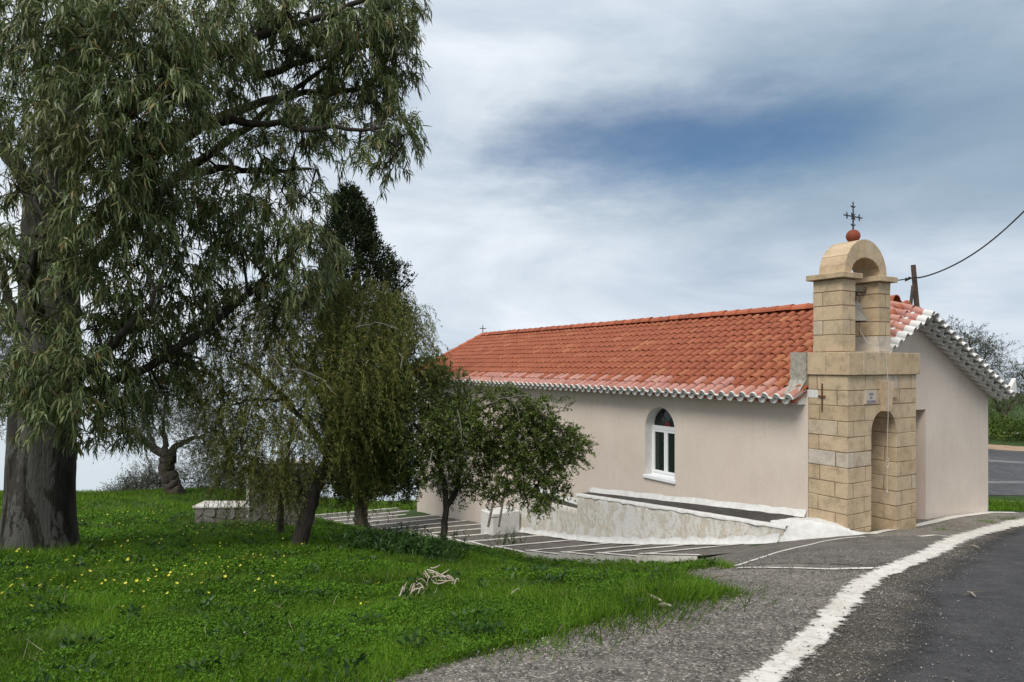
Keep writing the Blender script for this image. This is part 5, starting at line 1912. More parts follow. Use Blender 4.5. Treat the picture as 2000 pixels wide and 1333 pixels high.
    for (px, py, dx, dz_) in sp:
        n = 3
        st = np.repeat(np.array(at(px, py, D))[None], n, 0) + rng.normal(size=(n, 3)) * .02
        P, T = strands(st, np.array([[dx, 0, dz_]]) + rng.normal(size=(n, 3)) * .25, rng.uniform(.15, .3, n), .15, 16, .006)
        SP.append(np.concatenate([P[:, :12]]))
        for rep in range(2):
            Pp = P.reshape(-1, 3); Dd = norm(T.reshape(-1, 3)) * .6 + rng.normal(size=Pp.shape) * .6
            V, Fq = leaves(Pp, Dd, rng.uniform(.022, .04, len(Pp)), .014, .1, 1); Vs.append(V); Fs.append(Fq)
    tag(tw.build('branchlets', M['dark_bark'], t), kind='stuff')
    tag(crown_obj(Vs, Fs, 'crown', M['bush_leaf'], t, R), kind='stuff')
    tag(twig_mesh(np.concatenate(SP) - R, .0028, 'twigs', M['dark_bark'], t, (0, 0, 0)), kind='stuff')


build_small_tree()


def build_cypress():
    D = 21
    b = at(705, 980, D); zb = hz(b.x, D)
    R = np.array((b.x, D, zb))
    t = empty('cypress_tree', R, 0, 'dark conical cypress rising behind the weeping tree', 'tree')
    MB().tube([(0, 0, 0), (0, 0, 3), (0, 0, 7), (-.2, 0, 10)], [.22, .18, .10, .03], 10).build('trunk', M['dark_bark'], t)
    # outline: (row, left px, right px)
    prof = [(372, 678, 684), (400, 655, 705), (430, 648, 722), (470, 636, 738), (505, 628, 758), (540, 624, 785), (570, 620, 798), (600, 622, 795), (650, 620, 800), (720, 620, 800), (800, 630, 790), (900, 645, 775), (975, 665, 755)]
    Vs, Fs = [], []
    n_cl = 2900
    py = rng.uniform(0, 1, n_cl) ** .8 * (970 - 374) + 374
    rows = np.array([p[0] for p in prof]); l = np.interp(py, rows, [p[1] for p in prof]); r_ = np.interp(py, rows, [p[2] for p in prof])
    cx = (l + r_) / 2; hw = (r_ - l) / 2 * 1.06
    a = rng.uniform(0, 2 * math.pi, n_cl)
    lump = 1 + .10 * np.sin(a * 3 + py * .05) + .08 * np.sin(a * 5 - py * .09)
    rad = np.sqrt(rng.uniform(.12, 1.0, n_cl)) * lump * .97
    X = (cx + hw * rad * np.cos(a) - CX) / F * D; Y = D + hw * rad * np.sin(a) / F * D; Z = (HY - py) / F * D
    cen = np.c_[X, Y, Z]
    out = np.c_[np.cos(a), np.sin(a), np.full(n_cl, .0)]
    per = 34
    tt = rng.uniform(0, 1, (n_cl, per, 1))
    Pp = cen[:, None] + (out[:, None] * .25 + np.array([0, 0, .9])) * (tt - .3) * .42 + rng.normal(size=(n_cl, per, 3)) * .055
    Dd = out[:, None] * .5 + np.array([0, 0, .8]) + rng.normal(size=Pp.shape) * .5
    V, Fq = leaves(Pp.reshape(-1, 3), Dd.reshape(-1, 3), rng.uniform(.07, .16, n_cl * per), rng.uniform(.025, .05, n_cl * per), .1, 1)
    tag(crown_obj([V], [Fq], 'crown', M['cyp_leaf'], t, R), kind='stuff')


build_cypress()


def olive(root, D, trunk, limbs, blobs, label, name='olive_tree', group=None, leafL=.075, dens=1.0, r0=.3, mleaf='olive_leaf'):
    R = np.array(root)
    t = empty(name, root, 0, label, 'tree', group)
    if trunk:
        mb = MB(); P = limb(mb, [at(x, y, D) for x, y in trunk], r0, r0 * .75, 14, 22, .03, .10)
        mb.v = [tuple(np.array(v) - R) for v in mb.v]; mb.build('trunk', M['olive_bark'], t, smooth=True)
    for pts, a, dz in limbs:
        lb = MB(); limb(lb, [at(x, y, D + dz * i / 2) for i, (x, y) in enumerate(pts)], a, a * .3, 8, 14, .03, .06)
        lb.v = [tuple(np.array(v) - R) for v in lb.v]; lb.build('limb', M['olive_bark'], t, smooth=True)
    Vs, Fs, SP = [], [], []
    for (px, py, rp, dz) in blobs:
        d = D + dz; c = np.array(at(px, py, d)); r = rp / F * d
        n_cl = int((30 + (rp / 40) ** 2 * 110) * dens)
        cen, v = ball_points(n_cl, c, (r, max(r, .6), r), .3)
        P, T = strands(cen, v + rng.normal(size=v.shape) * .6 + np.array([0, 0, .3]), rng.uniform(.35, .8, n_cl) * leafL / .075, .3, 14, .03)
        SP.append(P)
        Pp = P.reshape(-1, 3); Dd = norm(T.reshape(-1, 3)) * .6 + rng.normal(size=Pp.shape) * .6
        V, Fq = leaves(Pp, Dd, rng.uniform(.7, 1.3, len(Pp)) * leafL, leafL * .26, .1, 1); Vs.append(V); Fs.append(Fq)
    tag(crown_obj(Vs, Fs, 'crown', M[mleaf], t, R), kind='stuff')
    tag(twig_mesh(np.concatenate(SP) - R, .008, 'twigs', M['olive_bark'], t, (0, 0, 0)), kind='stuff')
    return t


def build_olives():
    r = ground_at(338, 966, 20, 34)
    D = r.y
    olive(r, D, [(345, 972), (335, 945), (325, 915), (330, 888)], [([(328, 893), (300, 875), (270, 852), (235, 835)], .20, -.5), ([(330, 890), (345, 870), (370, 860), (400, 850)], .17, .5), ([(325, 890), (320, 850), (315, 800)], .14, .6), ([(300, 872), (280, 820), (285, 770)], .10, .3)],
          [(260, 810, 40, 0), (300, 780, 42, .5), (350, 780, 45, .6), (400, 800, 45, .4), (440, 840, 40, .2), (290, 830, 30, -.5), (380, 850, 35, 0), (240, 850, 22, -.4), (420, 890, 30, 0), (460, 890, 34, .3)], 'gnarled olive tree at the far edge of the lawn', leafL=.10, dens=1.3, r0=.36)
    # shrubs along the crest
    for i, (px, py, rp) in enumerate(((285, 935, 26), (312, 922, 24), (262, 948, 14), (385, 930, 32), (425, 935, 34), (470, 930, 34), (235, 955, 10))):
        d = 31.5 + i * .1
        b = at(px, 965, d); b.z = hz(b.x, d)
        nm = ['rounded grey-green shrub just left of the olive trunk, at the lawn crest', 'taller grey-green shrub touching the olive trunk, at the lawn crest', 'small grey-green shrub two left of the olive trunk, at the lawn crest', 'grey-green shrub directly right of the olive trunk, at the lawn crest', 'grey-green shrub second right of the olive trunk, at the lawn crest', 'grey-green shrub behind the stone wall top, at the lawn crest', 'lowest tiny shrub, farthest left on the lawn crest'][i]
        tt = olive(b, d, None, [([(px, 970), (px + 3, py + rp * .3), (px + 8, py)], .05, 0)], [(px, py, rp, 0), (px + rp * .4, py + rp * .5, rp * .7, -.2), (px - rp * .4, py + rp * .6, rp * .6, .1)], nm, 'crest_shrub', 'shrubs along the lawn crest', leafL=.10, dens=1.2)
        tt['category'] = 'shrub'
    # olive beyond the left edge
    b = at(-60, 985, 24); b.z = hz(b.x, 24)
    olive(b, 24, [(-60, 990), (-55, 930), (-40, 860)], [([(-45, 870), (-10, 800), (20, 740)], .12, 0), ([(-50, 870), (-90, 800)], .1, .3)],
          [(-10, 660, 45, 0), (20, 700, 45, 0), (0, 760, 45, .3), (30, 640, 30, 0), (-60, 700, 60, 0), (15, 810, 40, .2), (-40, 800, 60, .2)], 'pale grey olive foliage at the left picture edge behind the big trunk', leafL=.09, dens=.9, r0=.22)
    # trees behind the church on the right
    d = 24
    b = at(1895, 880, d); b.z = hz(b.x, d)
    olive(b, d, [(1895, 890), (1893, 840), (1890, 790)], [([(1890, 790), (1880, 740), (1860, 680)], .09, 0), ([(1890, 790), (1910, 730), (1925, 690)], .08, 0), ([(1890, 780), (1895, 720), (1895, 660)], .08, .2)],
          [(1855, 665, 24, 0), (1880, 690, 28, 0), (1905, 690, 26, 0), (1930, 705, 20, 0), (1840, 650, 12, 0), (1890, 660, 14, 0), (1915, 675, 14, 0), (1945, 690, 10, 0), (1870, 720, 30, .2), (1920, 730, 20, .2)], 'sparse grey-green olive crown showing above the right roof edge', leafL=.085, dens=.75, r0=.15)
    d = 33
    b = at(1960, 845, d); b.z = hz(b.x, d)
    olive(b, d, [(1962, 850), (1960, 830), (1958, 810)], [([(1958, 815), (1975, 790), (1995, 765)], .10, 0), ([(1958, 812), (1945, 790), (1935, 770)], .09, 0), ([(1960, 812), (1962, 780)], .08, .3)],
          [(1945, 785, 20, 0), (1965, 780, 20, .3), (1985, 790, 22, .2), (1940, 800, 18, 0), (1995, 770, 18, 0), (1925, 790, 18, .4)], 'dark twiggy low tree beyond the far road, right of the church', leafL=.075, dens=.8, r0=.16, mleaf='bush_leaf')
    d = 28
    b = at(2040, 860, d); b.z = hz(b.x, d)
    olive(b, d, [(2040, 870), (2038, 820), (2035, 780)], [([(2035, 785), (2010, 750), (1990, 730)], .08, 0), ([(2035, 785), (2050, 740)], .08, 0)],
          [(2000, 740, 20, 0), (2020, 720, 26, 0), (1990, 760, 14, 0), (2010, 780, 22, .2), (2050, 740, 40, .3), (1992, 722, 10, 0)], 'olive branches entering at the right picture edge', leafL=.085, dens=.75, r0=.15)
    # roadside greenery mass, guard rail
    V_, F_ = [], []
    n = 16000
    x = rng.uniform(11, 34, n); y = 30.2 + rng.uniform(0, 1, n) * 4.5 - (x - 14) * .16
    hgt = .25 + .75 * rng.uniform(0, 1, n) * (.6 + .4 * np.sin(x * 1.7))
    P = np.c_[x, y, Hf(x, y) + rng.uniform(0, 1, n) * hgt]
    V, Fq = leaves(P, rng.normal(size=(n, 3)) + np.array([0, 0, .8]), rng.uniform(.10, .26, n), rng.uniform(.05, .10, n), .2, 1)
    o = link('roadside_weeds', np_mesh('roadside_weeds', V, Fq, M['far_green'])); tag(o, 'bright green weeds along the far roadside', 'weeds', kind='stuff')
    p0 = at(1978, 846, 31); gl = empty('guard_rail', (p0.x, p0.y, hz(p0.x, p0.y)), math.radians(-14), 'short pale metal guard rail beyond the far road', 'guard rail')
    h = p0.z - hz(p0.x, p0.y)
    MB().prism([(0, h - .14), (.04, h - .09), (.0, h - .04), (.04, h + .02), (0, h + .08), (-.03, h + .08), (0.01, h + .02), (-.03, h - .04), (.01, h - .09), (-.03, h - .14)], 0, -.35, 8).build('rail', M['rail'], gl)
    for xx in (0, 2, 4): MB().chbox(xx - .05, xx + .05, .045, .14, -.1, h + .05, .005).build('post', M['rail'], gl)


build_olives()


# ------------------------------------------------------------------ low stone walls behind the trees
def stone_face(parent, w, h, seed, cell=.22, y=0, z=0):
    cell *= .85
    """irregular stones set proud of a face lying in x-z at y"""
    rs = random.Random(seed)
    nx, nz = max(2, int(w / cell)), max(1, int(round(h / cell)))
    g = [[(w * i / nx + (rs.uniform(-.075, .075) if 0 < i < nx else 0), h * k / nz + (rs.uniform(-.075, .075) if 0 < k < nz else 0)) for k in range(nz + 1)] for i in range(nx + 1)]
    for i in range(nx):
        for k in range(nz):
            q = [g[i][k], g[i + 1][k], g[i + 1][k + 1], g[i][k + 1]]
            cx = sum(p[0] for p in q) / 4; cz = sum(p[1] for p in q) / 4
            oct_ = []
            for j in range(4):
                a, b = q[j], q[(j + 1) % 4]
                for t in (.2, .8):
                    p = (a[0] + (b[0] - a[0]) * t, a[1] + (b[1] - a[1]) * t)
                    oct_.append((cx + (p[0] - cx) * .9, z + cz + (p[1] - cz) * .9))
            MB().prism(oct_, 1, y - rs.uniform(.012, .03), y + .01).build('stone', M['stone_grey'], parent)


def build_stone_walls():
    d = 13.0
    def place(px0, px1, pyt, pyb, d, depth, name, label, top_white=.05, rot=0):
        a, b = at(px0, pyb, d), at(px1, pyb, d)
        t = at(px0, pyt, d)
        w = b.x - a.x; zb = hz(a.x, d) - .1; h = t.z - zb
        r = empty(name, (a.x, d, zb), rot, label, 'wall')
        MB().chbox(0, w, 0, depth, 0, h - top_white, .01).build('wall_core', M['joint'], r)
        stone_face(r, w, h - top_white, hash(name) % 100 + int(px0), .21, 0, 0)
        MB().chbox(-.03, w + .03, -.03, depth + .03, h - top_white, h, .012, .004).build('capping', M['old_white'], r)
        return r, w, h
    place(380, 487, 988, 1028, 13.0, .45, 'stone_bench', 'low rubble stone bench with white top on the lawn')
    r, w, h = place(489, 604, 902, 1020, 13.02, .40, 'stone_wall', 'tall rubble stone wall stub with white edges behind the leaning trunk')
    MB().chbox(-.07, -.002, -.035, .41, .02, h - .055, .008, .002).build('white_edge', M['whitewash'], r)
    # ladder
    a, b = ch(-1.6, 9.0)
    foot = at(953, 1026, 17.6); base = (foot.x, foot.y, hz(foot.x, foot.y))
    L_ = empty('ladder', base, 0, 'thin wooden ladder leaning up into the low tree', 'ladder')
    def rel(v): return (v.x - base[0], v.y - base[1], v.z - base[2])
    r1a, r1b = at(953, 1030, 17.6), at(974, 930, 17.9)
    r2a, r2b = at(974, 1030, 17.6), at(991, 926, 17.9)
    MB().tube([rel(r1a), rel(r1b)], [.035, .03], 7).build('rail', M['wood_old'], L_)
    MB().tube([rel(r2a), rel(r2b)], [.03, .026], 7).build('rail', M['wood_old'], L_)
    for t in (.18, .38, .6, .8):
        MB().tube([rel(r1a.lerp(r1b, t)), rel(r2a.lerp(r2b, t + .01))], .016, 6).build('rung', M['wood_old'], L_)


build_stone_walls()


# ------------------------------------------------------------------ lawn
def inside_grass(x, y):
    """left of the apron edge / path edge"""
    g = np.array(GRASS_EDGE)
    # walk polyline: treat as polygon closed far to the left
    poly = np.vstack([g, [[-40, 40], [-70, 30], [-70, 1.5], [g[0][0], 1.5]]])
    res = np.zeros(len(x), bool)
    j = len(poly) - 1
    for i in range(len(poly)):
        xi, yi = poly[i]; xj, yj = poly[j]
        c = ((yi > y) != (yj > y)) & (x < (xj - xi) * (y - yi) / (yj - yi + 1e-12) + xi)
        res ^= c
        j = i
    return res


def vnoise(x, y, s, seed):
    r = np.random.default_rng(seed)
    tab = r.uniform(0, 1, (64, 64))
    u, v = x * s, y * s
    i, j = np.floor(u).astype(int), np.floor(v).astype(int)
    fu, fv = u - i, v - j
    fu = fu * fu * (3 - 2 * fu); fv = fv * fv * (3 - 2 * fv)
    g = lambda a, b: tab[a % 64, b % 64]
    return (g(i, j) * (1 - fu) * (1 - fv) + g(i + 1, j) * fu * (1 - fv) + g(i, j + 1) * (1 - fu) * fv + g(i + 1, j + 1) * fu * fv)


def sample_lawn(n, y0, y1):
    """points seen by the camera (plus margin), uniform per area"""
    out = []
    tot = 0
    while tot < n:
        k = n * 3
        y = np.sqrt(rng.uniform(y0 ** 2, y1 ** 2, k))
        x = rng.uniform(-.92, .55, k) * y
        m = inside_grass(x, y)
        x, y = x[m], y[m]
        out.append(np.c_[x, y]); tot += len(x)
    return np.concatenate(out)[:n]


def build_lawn():
    Vs3, Fs3 = [], []
    Vs4, Fs4 = [], []
    def blades(n, y0, y1, h0, h1, w):
        p = sample_lawn(n, y0, y1)
        x, y = p[:, 0], p[:, 1]
        pat = vnoise(x, y, 1.1, 4) * .55 + vnoise(x, y, 3.2, 5) * .45
        keep = rng.uniform(0, 1, len(x)) < .45 + .8 * pat
        x, y, pat = x[keep], y[keep], pat[keep]
        hgt = rng.uniform(h0, h1, len(x)) * (.45 + 1.25 * pat ** 1.5)
        P = np.c_[x, y, Hf(x, y) - .005]
        D = np.c_[rng.normal(size=(len(x), 2)) * .55, np.ones(len(x))]
        V, Fq = leaves(P, D, hgt, w * rng.uniform(.6, 1.4, len(x)), .25, 3)
        Vs3.append(V); Fs3.append(Fq)
    blades(160000, 2.4, 5.5, .025, .09, .0055)
    blades(220000, 5.0, 10, .035, .115, .008)
    blades(110000, 9, 17, .045, .14, .013)
    blades(60000, 16, 34, .08, .22, .024)
    # grass strip behind the church on the right
    x = rng.uniform(9.8, 16, 9000); y = rng.uniform(14.9, 16.9, 9000)
    P = np.c_[x, y, Hf(x, y)]; m = y < 17.0 - .16 * (x - 10.5) ** 1.0
    m &= y > 14.75 + .02 * (x - 10)
    P = P[m]
    V, Fq = leaves(P, np.c_[rng.normal(size=(len(P), 2)) * .5, np.ones(len(P))], rng.uniform(.05, .14, len(P)), .02, .2, 3)
    # keep it separate: other lawn
    o = link('grass_strip', np_mesh('grass_strip', V, Fq, M['grass'])); tag(o, 'short grass strip between the church corner and the road behind', 'grass', kind='stuff')
    ss_, ww_ = rng.uniform(19.5, 25, 9000), rng.uniform(-7, 3, 9000)
    x = A.x + WV.x * ww_ + LV.x * ss_; y = A.y + WV.y * ww_ + LV.y * ss_
    V, Fq = leaves(np.c_[x, y, Hf(x, y)], np.c_[rng.normal(size=(9000, 2)) * .5, np.ones(9000)], rng.uniform(.1, .3, 9000), .03, .2, 3); Vs3.append(V); Fs3.append(Fq)
    # ragged tufts on the apron edge, at the door and beside the panel
    tuf = []
    for (px, py, n, sp, hh) in ((1400, 1160, 420, .14, .13), (1340, 1165, 700, .20, .17), (1280, 1175, 800, .22, .2), (1330, 1140, 500, .16, .14), (1350, 1105, 500, .14, .12), (1415, 1112, 160, .05, .13), (1310, 1110, 500, .16, .13), (1230, 1200, 600, .22, .17), (1150, 1215, 600, .22, .16), (1060, 1240, 500, .2, .14), (1385, 1163, 300, .10, .1), (1250, 1130, 600, .25, .22), (1150, 1120, 600, .3, .22), (1415, 1160, 160, .06, .08), (980, 1268, 300, .16, .1),
                              (20, 1090, 500, .12, .2), (75, 1098, 500, .12, .2), (130, 1088, 500, .1, .2), (590, 1080, 300, .08, .18), (865, 1090, 300, .08, .2), (545, 1058, 200, .06, .18), (1712, 1030, 170, .045, .13), (1742, 1025, 170, .045, .12), (1780, 1020, 60, .03, .09), (1700, 1040, 90, .04, .08), (1930, 1020, 120, .10, .06), (1840, 1036, 60, .06, .06), (1975, 1016, 160, .12, .08)):
        c = ground_at(px, py)
        q = rng.normal(size=(n, 2)) * sp
        x, y = c.x + q[:, 0], c.y + q[:, 1]
        P = np.c_[x, y, Hf(x, y)]
        V, Fq = leaves(P, np.c_[q * 2.2 / max(sp, .05) * .12 + rng.normal(size=(n, 2)) * .45, np.ones(n)], rng.uniform(.4, 1.1, n) * hh, .008, .25, 3)
        Vs3.append(V); Fs3.append(Fq)
    V = np.concatenate(Vs3); offs = np.cumsum([0] + [len(v) for v in Vs3[:-1]]); Fq = np.concatenate([f + o for f, o in zip(Fs3, offs)])
    o = link('grass', np_mesh('grass', V, Fq, M['grass'])); tag(o, 'bright green spring grass covering the lawn', 'grass', kind='stuff')
    # clover-like trefoil leaves
    Vs, Fs = [], []
    for (n, y0, y1, sz, hh) in ((42000, 2.4, 6, .014, .06), (46000, 5.5, 11, .021, .075), (18000, 10, 17, .036, .10)):
        p = sample_lawn(n, y0, y1); x, y = p[:, 0], p[:, 1]
        pat = vnoise(x, y, 1.4, 9) * .6 + vnoise(x, y, 4, 10) * .4
        k = rng.uniform(0, 1, n) < (pat - .30) * 2.6
        x, y, pat = x[k], y[k], pat[k]
        c = np.c_[x, y, Hf(x, y) + hh * (.3 + pat * rng.uniform(.5, 1.2, len(x)))]
        a0 = rng.uniform(0, 6.28, len(x))
        for j in range(3):
            a = a0 + j * 2.094
            D = np.c_[np.cos(a), np.sin(a), rng.normal(size=len(a)) * .35 + .1]
            V, Fq = leaves(c, D, sz * rng.uniform(.8, 1.3, len(a)), sz * .9, .05, 1)
            Vs.append(V); Fs.append(Fq)
    V = np.concatenate(Vs); offs = np.cumsum([0] + [len(v) for v in Vs[:-1]]); Fq = np.concatenate([f + o for f, o in zip(Fs, offs)])
    o = link('clover', np_mesh('clover', V, Fq, M['clover'])); tag(o, 'darker clover leaves growing through the lawn', 'ground cover', kind='stuff')


build_lawn()


def build_rosettes():
    """broad-leaved weeds in clumps through the lawn"""
    n = 420
    p = sample_lawn(n, 2.8, 15)
    Vs, Fs = [], []
    for (x, y) in p:
        k = rnd.randint(14, 40); r = rnd.uniform(.06, .2)
        q = rng.normal(size=(k, 2)) * r * .5
        P = np.c_[x + q[:, 0], y + q[:, 1], Hf(x + q[:, 0], y + q[:, 1]) + rng.uniform(.01, .09, k)]
        V, Fq = leaves(P, np.c_[q * 5 + rng.normal(size=(k, 2)) * .6, rng.uniform(.2, .9, k)], rng.uniform(.03, .075, k), rng.uniform(.014, .03, k), .2, 1)
        Vs.append(V); Fs.append(Fq)
    V = np.concatenate(Vs); offs = np.cumsum([0] + [len(v) for v in Vs[:-1]]); Fq = np.concatenate([f + o for f, o in zip(Fs, offs)])
    o = link('broadleaf_weeds', np_mesh('broadleaf_weeds', V, Fq, M['weed_leaf'])); tag(o, 'dark broad-leaved weeds growing in clumps through the lawn', 'weeds', kind='stuff')
    # dry stalks
    n = 700
    p = sample_lawn(n, 2.8, 14)
    P = np.c_[p, Hf(p[:, 0], p[:, 1])]
    V, Fq = leaves(P, np.c_[rng.normal(size=(n, 2)) * .8, np.ones(n)], rng.uniform(.06, .16, n), .004, .2, 3)
    o = link('dry_stalks', np_mesh('dry_stalks', V, Fq, M['dry'])); tag(o, 'thin dry stalks standing in the lawn', 'dry grass', kind='stuff')


build_rosettes()


def build_flowers():
    mb = MB()
    for k in range(5):
        a = k * 2 * math.pi / 5
        d, s = Vector((math.cos(a), math.sin(a), .55)), Vector((-math.sin(a), math.cos(a), 0))
        p = Vector((0, 0, .0))
        mb.poly([p, p + d * .011 + s * .009, p + d * .02, p + d * .011 - s * .009])
    fl = mb.mesh('blossom', [M['petal']])
    st = MB().tube([(0, 0, -.14), (.008, 0, -.06), (0, 0, 0)], .0022, 4).mesh('stem', [M['clover']])
    pts = []
    rows = [(40, 1155), (98, 1157), (78, 1170), (120, 1170), (175, 1135), (205, 1158), (125, 1142), (250, 1145), (222, 1158), (150, 1120), (190, 1113), (250, 1110), (258, 1120), (300, 1125), (305, 1135), (330, 1147), (345, 1122), (360, 1142), (385, 1130), (415, 1117), (445, 1128), (460, 1110), (470, 1125), (482, 1100), (495, 1107), (505, 1110), (515, 1107), (520, 1114), (555, 1104), (430, 1075), (250, 1112), (275, 1160), (160, 1175), (60, 1215), (100, 1200), (240, 1217), (280, 1218), (245, 1165), (290, 1155), (305, 1150), (320, 1160), (345, 1165), (740, 1165), (737, 1180), (705, 1210), (717, 1208), (695, 1197), (480, 1160), (452, 1162), (590, 1077), (200, 1068), (205, 1075), (225, 1073), (270, 1048), (285, 1050), (320, 1040), (350, 1045), (365, 1038), (395, 1040), (300, 1010), (245, 1015), (210, 1012), (270, 1005), (285, 1020), (230, 1003), (20, 1172), (5, 1187), (55, 1095), (35, 1090), (390, 1095), (405, 1090), (358, 1152), (230, 1165), (145, 1160), (110, 1148), (62, 1153), (187, 1122), (248, 1128), (362, 1122), (440, 1116), (402, 1120), (300, 1142), (165, 1162), (352, 1132), (335, 1140), (375, 1145), (290, 1060), (250, 1070), (310, 1075), (180, 1045), (240, 1035), (330, 1025), (200, 1030), (160, 1025), (495, 1100), (508, 1102), (535, 1110), (475, 1105)]
    rows += [(rnd.uniform(0, 560), 985 + 205 * rnd.random() ** .8) for _ in range(110)]
    for i, (px, py) in enumerate(rows):
        g = ground_at(px, py + 6)
        d = g.y
        top = at(px, py, d)
        f = empty('yellow_flower', (g.x, d, g.z), rnd.uniform(0, 6), 'small yellow wildflower standing in the lawn', 'flower', 'yellow wildflowers scattered over the lawn')
        hgt = max(.13, min(.2, top.z - g.z + .04))
        sc = 1.0 if d < 9 else 1.15
        o = link('blossom', fl, f, (0, 0, hgt)); o.scale = (sc * rnd.uniform(.45, .85),) * 3; o.rotation_euler = (rnd.uniform(.3, .9), 0, rnd.uniform(0, 6.28))
        s = link('stem', st, f, (0, 0, hgt))


build_flowers()


def build_weeds():
    # dark leafy shrub round the small tree's foot
    g = ground_at(790, 1090, 5, 20); R = np.array(g); D = g.y
    t = empty('leafy_shrub', g, 0, 'dark leafy shrub with long leaves at the foot of the small tree', 'shrub')
    Vs, Fs, SP = [], [], []
    for (px, py, rp, n) in ((700, 1060, 22, 26), (740, 1060, 28, 34), (780, 1065, 30, 44), (820, 1070, 32, 50), (850, 1075, 28, 36), (800, 1040, 22, 20), (720, 1045, 20, 14), (760, 1045, 20, 16), (885, 1070, 16, 12)):
        gg = ground_at(px, py + 22, 5, 20)
        st = np.array(gg)[None] + rng.normal(size=(n, 3)) * np.array([rp / F * D * .6, .16, .02])
        P, T = strands(st, rng.normal(size=(n, 3)) * np.array([.45, .45, .1]) + np.array([0, 0, 1]), rng.uniform(.25, .5, n), .3, 12, .006)
        SP.append(P)
        Pp = P[:, 2:].reshape(-1, 3); Tt = norm(T[:, 2:].reshape(-1, 3))
        Dd = Tt * .5 + rng.normal(size=Pp.shape) * .65
        V, Fq = leaves(Pp, Dd, rng.uniform(.05, .11, len(Pp)), rng.uniform(.012, .024, len(Pp)), .15, 2); Vs.append(V); Fs.append(Fq)
    tag(crown_obj(Vs, Fs, 'foliage', M['weed_leaf'], t, R), kind='stuff')
    tag(twig_mesh(np.concatenate(SP) - R, .0035, 'stems', M['weed_leaf'], t, (0, 0, 0)), kind='stuff')
    # tall reeds by the path
    g = ground_at(1005, 1075, 5, 20); R = np.array(g)
    t = empty('tall_weeds', g, 0, 'tall thin weeds standing by the path below the low tree', 'weeds')
    n = 26
    st = R[None] + np.c_[rng.normal(size=n) * .28 - .1, rng.normal(size=n) * .12, np.zeros(n)]
    P, T = strands(st, np.c_[rng.normal(size=(n, 2)) * .3, np.ones(n)], rng.uniform(.3, .75, n), .25, 10, .004)
    Pp = P[:, 2:].reshape(-1, 3); Dd = norm(T[:, 2:].reshape(-1, 3)) * .9 + rng.normal(size=Pp.shape) * .35
    V, Fq = leaves(Pp, Dd, rng.uniform(.08, .2, len(Pp)), .012, .2, 2)
    tag(crown_obj([V], [Fq], 'blades', M['weed_leaf'], t, R), kind='stuff')
    tag(twig_mesh(P - R, .004, 'stalks', M['weed_leaf'], t, (0, 0, 0)), kind='stuff')


build_weeds()


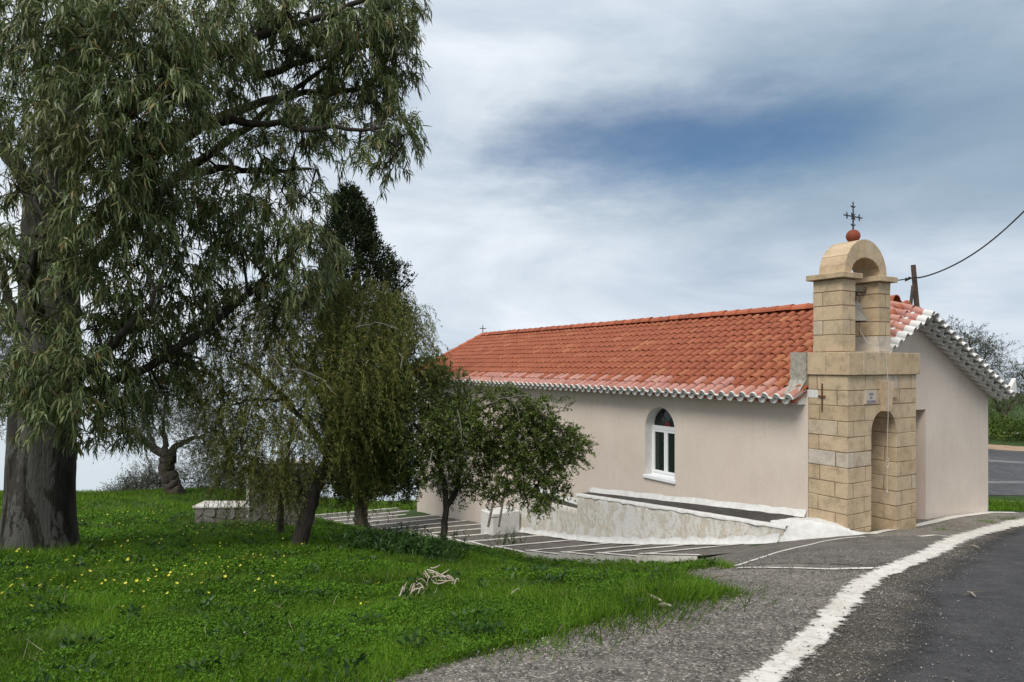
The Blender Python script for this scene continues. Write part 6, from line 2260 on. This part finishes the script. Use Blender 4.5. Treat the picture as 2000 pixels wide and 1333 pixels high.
# ------------------------------------------------------------------ debris
def build_debris():
    # bleached dry branch bundle on the lawn
    g = ground_at(840, 1160); R = g
    t = empty('dry_branch_heap', g, 0, 'bleached heap of dry curled branches lying on the lawn', 'branches')
    def add(px, py, ang, ln, r, lift):
        c = ground_at(px, py); c = c + Vector((0, 0, .07 + lift))
        d = Vector((math.cos(ang), .35 * rnd.uniform(-1, 1), math.sin(ang))).normalized()
        u = Vector((0, 0, 1)) * rnd.uniform(-.03, .04)
        pts = [c - d * ln / 2, c - d * ln * .15 + u, c + d * ln * .2 + u * .8, c + d * ln / 2]
        MB().tube([p - R for p in pts], [r * .8, r, r * .9, r * .5], 5).build('branch', M['dry'], t)
    for (px, py, ang, ln, lift) in ((787, 1168, 1.1, .16, 0), (792, 1166, 1.3, .15, .01), (783, 1172, 1.2, .12, 0), (800, 1165, 1.0, .12, 0), (804, 1168, 1.2, .14, 0), (808, 1166, 1.4, .12, 0), (811, 1170, .5, .1, 0), (820, 1160, -.9, .14, .01), (822, 1165, -.6, .12, 0), (826, 1157, -.5, .14, .02), (832, 1150, -1.1, .15, .02), (836, 1152, 1.3, .13, .02), (840, 1147, -.8, .2, .04), (846, 1150, -.9, .2, .04), (850, 1145, -.5, .26, .05), (856, 1148, -.4, .24, .04), (850, 1135, .3, .14, .12), (862, 1150, -.2, .24, .03), (868, 1148, -.15, .24, .03), (872, 1152, .1, .22, .02), (878, 1150, -.3, .14, .02), (868, 1142, .5, .14, .07), (884, 1152, 1.2, .07, .01), (889, 1153, 1.3, .06, .0), (860, 1155, .1, .18, .02), (822, 1170, .9, .1, 0), (893, 1152, .3, .05, 0)):
        add(px, py, ang, ln * .72, rnd.uniform(.0045, .0085), lift * .6)
    # other pale sticks
    for (px0, py0, px1, py1, r, lab) in ((1257, 1170, 1292, 1186, .018, 'bleached stick at the ragged grass edge of the apron'), (998, 1170, 1015, 1161, .012, 'short pale stick lying in the grass right of the branch heap'), (1890, 1163, 1905, 1176, .008, 'short brown twig on the dark asphalt'), (1392, 1135, 1440, 1133, .006, 'thin dark twig on the apron near the panel corner'), (1882, 1170, 1922, 1166, .005, 'thin pale twig on the dark asphalt'), (470, 1255, 485, 1252, .012, 'small pale stick in the near lawn'), (1285, 1190, 1312, 1196, .014, 'second bleached stick below the grass edge'), (1090, 1246, 1103, 1232, .006, 'upright thin stalk at the near grass edge'), (1895, 1070, 1912, 1077, .010, 'dark twig lying on the road near the white line')):
        a, b = ground_at(px0, py0), ground_at(px1, py1)
        a.z += .035 if px0 < 1260 and px0 != 1257 else .03; b.z += .045
        m = (a + b) / 2 + Vector((0, 0, .01))
        o = MB().tube([a - a, (m - a), b - a], [r * .7, r, r * .5], 6).build('stick', M['dry'] if r > .0075 else M['wood_old'], None, a)
        tag(o, lab, 'stick', 'sticks lying about')
    # grit: small stones on apron and road shoulder (uncountable)
    line = np.array(LINE)
    Vs = []
    def scatter(n, fx, sz0, sz1, name, label, material):
        x, y = fx(n)
        n = len(x)
        s = rng.uniform(0, 1, n) ** 3 * (sz1 - sz0) + sz0
        c = np.c_[x, y, Hf(x, y) + .020 + s * .25]
        base = np.array([[1, 0, 0], [-1, 0, 0], [0, 1, 0], [0, -1, 0], [0, 0, .8], [0, 0, -.8]], float)
        V = base[None] * (1 + rng.normal(size=(n, 6, 1)) * .25) * s[:, None, None]
        a = rng.uniform(0, 6.28, n); ca, sa = np.cos(a)[:, None], np.sin(a)[:, None]
        V = np.stack([V[..., 0] * ca - V[..., 1] * sa, V[..., 0] * sa + V[..., 1] * ca, V[..., 2]], 2) + c[:, None]
        f = np.array([[0, 2, 4], [2, 1, 4], [1, 3, 4], [3, 0, 4], [2, 0, 5], [1, 2, 5], [3, 1, 5], [0, 3, 5]])
        Fq = (np.arange(n) * 6)[:, None, None] + f[None]
        o = link(name, np_mesh(name, V.reshape(-1, 3), Fq.reshape(-1, 3), material)); tag(o, label, 'gravel', kind='stuff')
    def ap(n):
        y = 2.8 + rng.uniform(0, 1, n) ** 1.3 * 6; xr = np.interp(y, line[:, 1], line[:, 0]) - .15
        ge = np.array(GRASS_EDGE)[:9]; xl = np.interp(y, ge[:, 1], ge[:, 0]) - .05
        u = rng.uniform(0, 1, n); x = xl + (xr - xl) * u
        return x, y
    grit = leaf_mat('loose_grit', [(0, (.09, .08, .07)), (.5, (.17, .155, .135)), (.85, (.27, .25, .22)), (1, (.42, .39, .35))], 0, .95, .15)
    scatter(9000, ap, .0025, .011, 'loose_grit', 'loose grit strewn over the grey apron', grit)
    def rd(n):
        y = 2.8 + rng.uniform(0, 1, n) * 7.5; xl = np.interp(y, line[:, 1], line[:, 0])
        x = xl + .1 + np.abs(rng.normal(size=n)) * np.interp(y, [3, 6, 10], [.42, .34, .2]); return x, y
    scatter(9000, rd, .002, .0085, 'loose_grit', 'loose grit along the road shoulder', grit)
    def on(n):
        y = 3 + rng.uniform(0, 1, n) * 4; xl = np.interp(y, line[:, 1], line[:, 0]); return xl + rng.normal(size=n) * .1, y
    scatter(160, on, .004, .014, 'loose_grit', 'dark crumbs lying on the white line', M['verge_dirt'])
    # fallen leaves and bits on asphalt
    n = 260
    y = 3 + rng.uniform(0, 1, n) * 9; x = np.interp(y, line[:, 1], line[:, 0]) + .2 + rng.uniform(0, 1, n) ** 1.5 * 3
    P = np.c_[x, y, Hf(x, y) + .026]
    V, Fq = leaves(P, np.c_[rng.normal(size=(n, 2)), rng.normal(size=n) * .12], rng.uniform(.012, .045, n), rng.uniform(.003, .009, n), .1, 1)
    o = link('leaf_litter', np_mesh('leaf_litter', V, Fq, leaf_mat('brown_litter', [(0, (.10, .07, .045)), (.7, (.20, .15, .10)), (1, (.34, .29, .23))], .1, .8, .2))); tag(o, 'dry leaf litter scattered over the asphalt', 'leaf litter', kind='stuff')


build_debris()
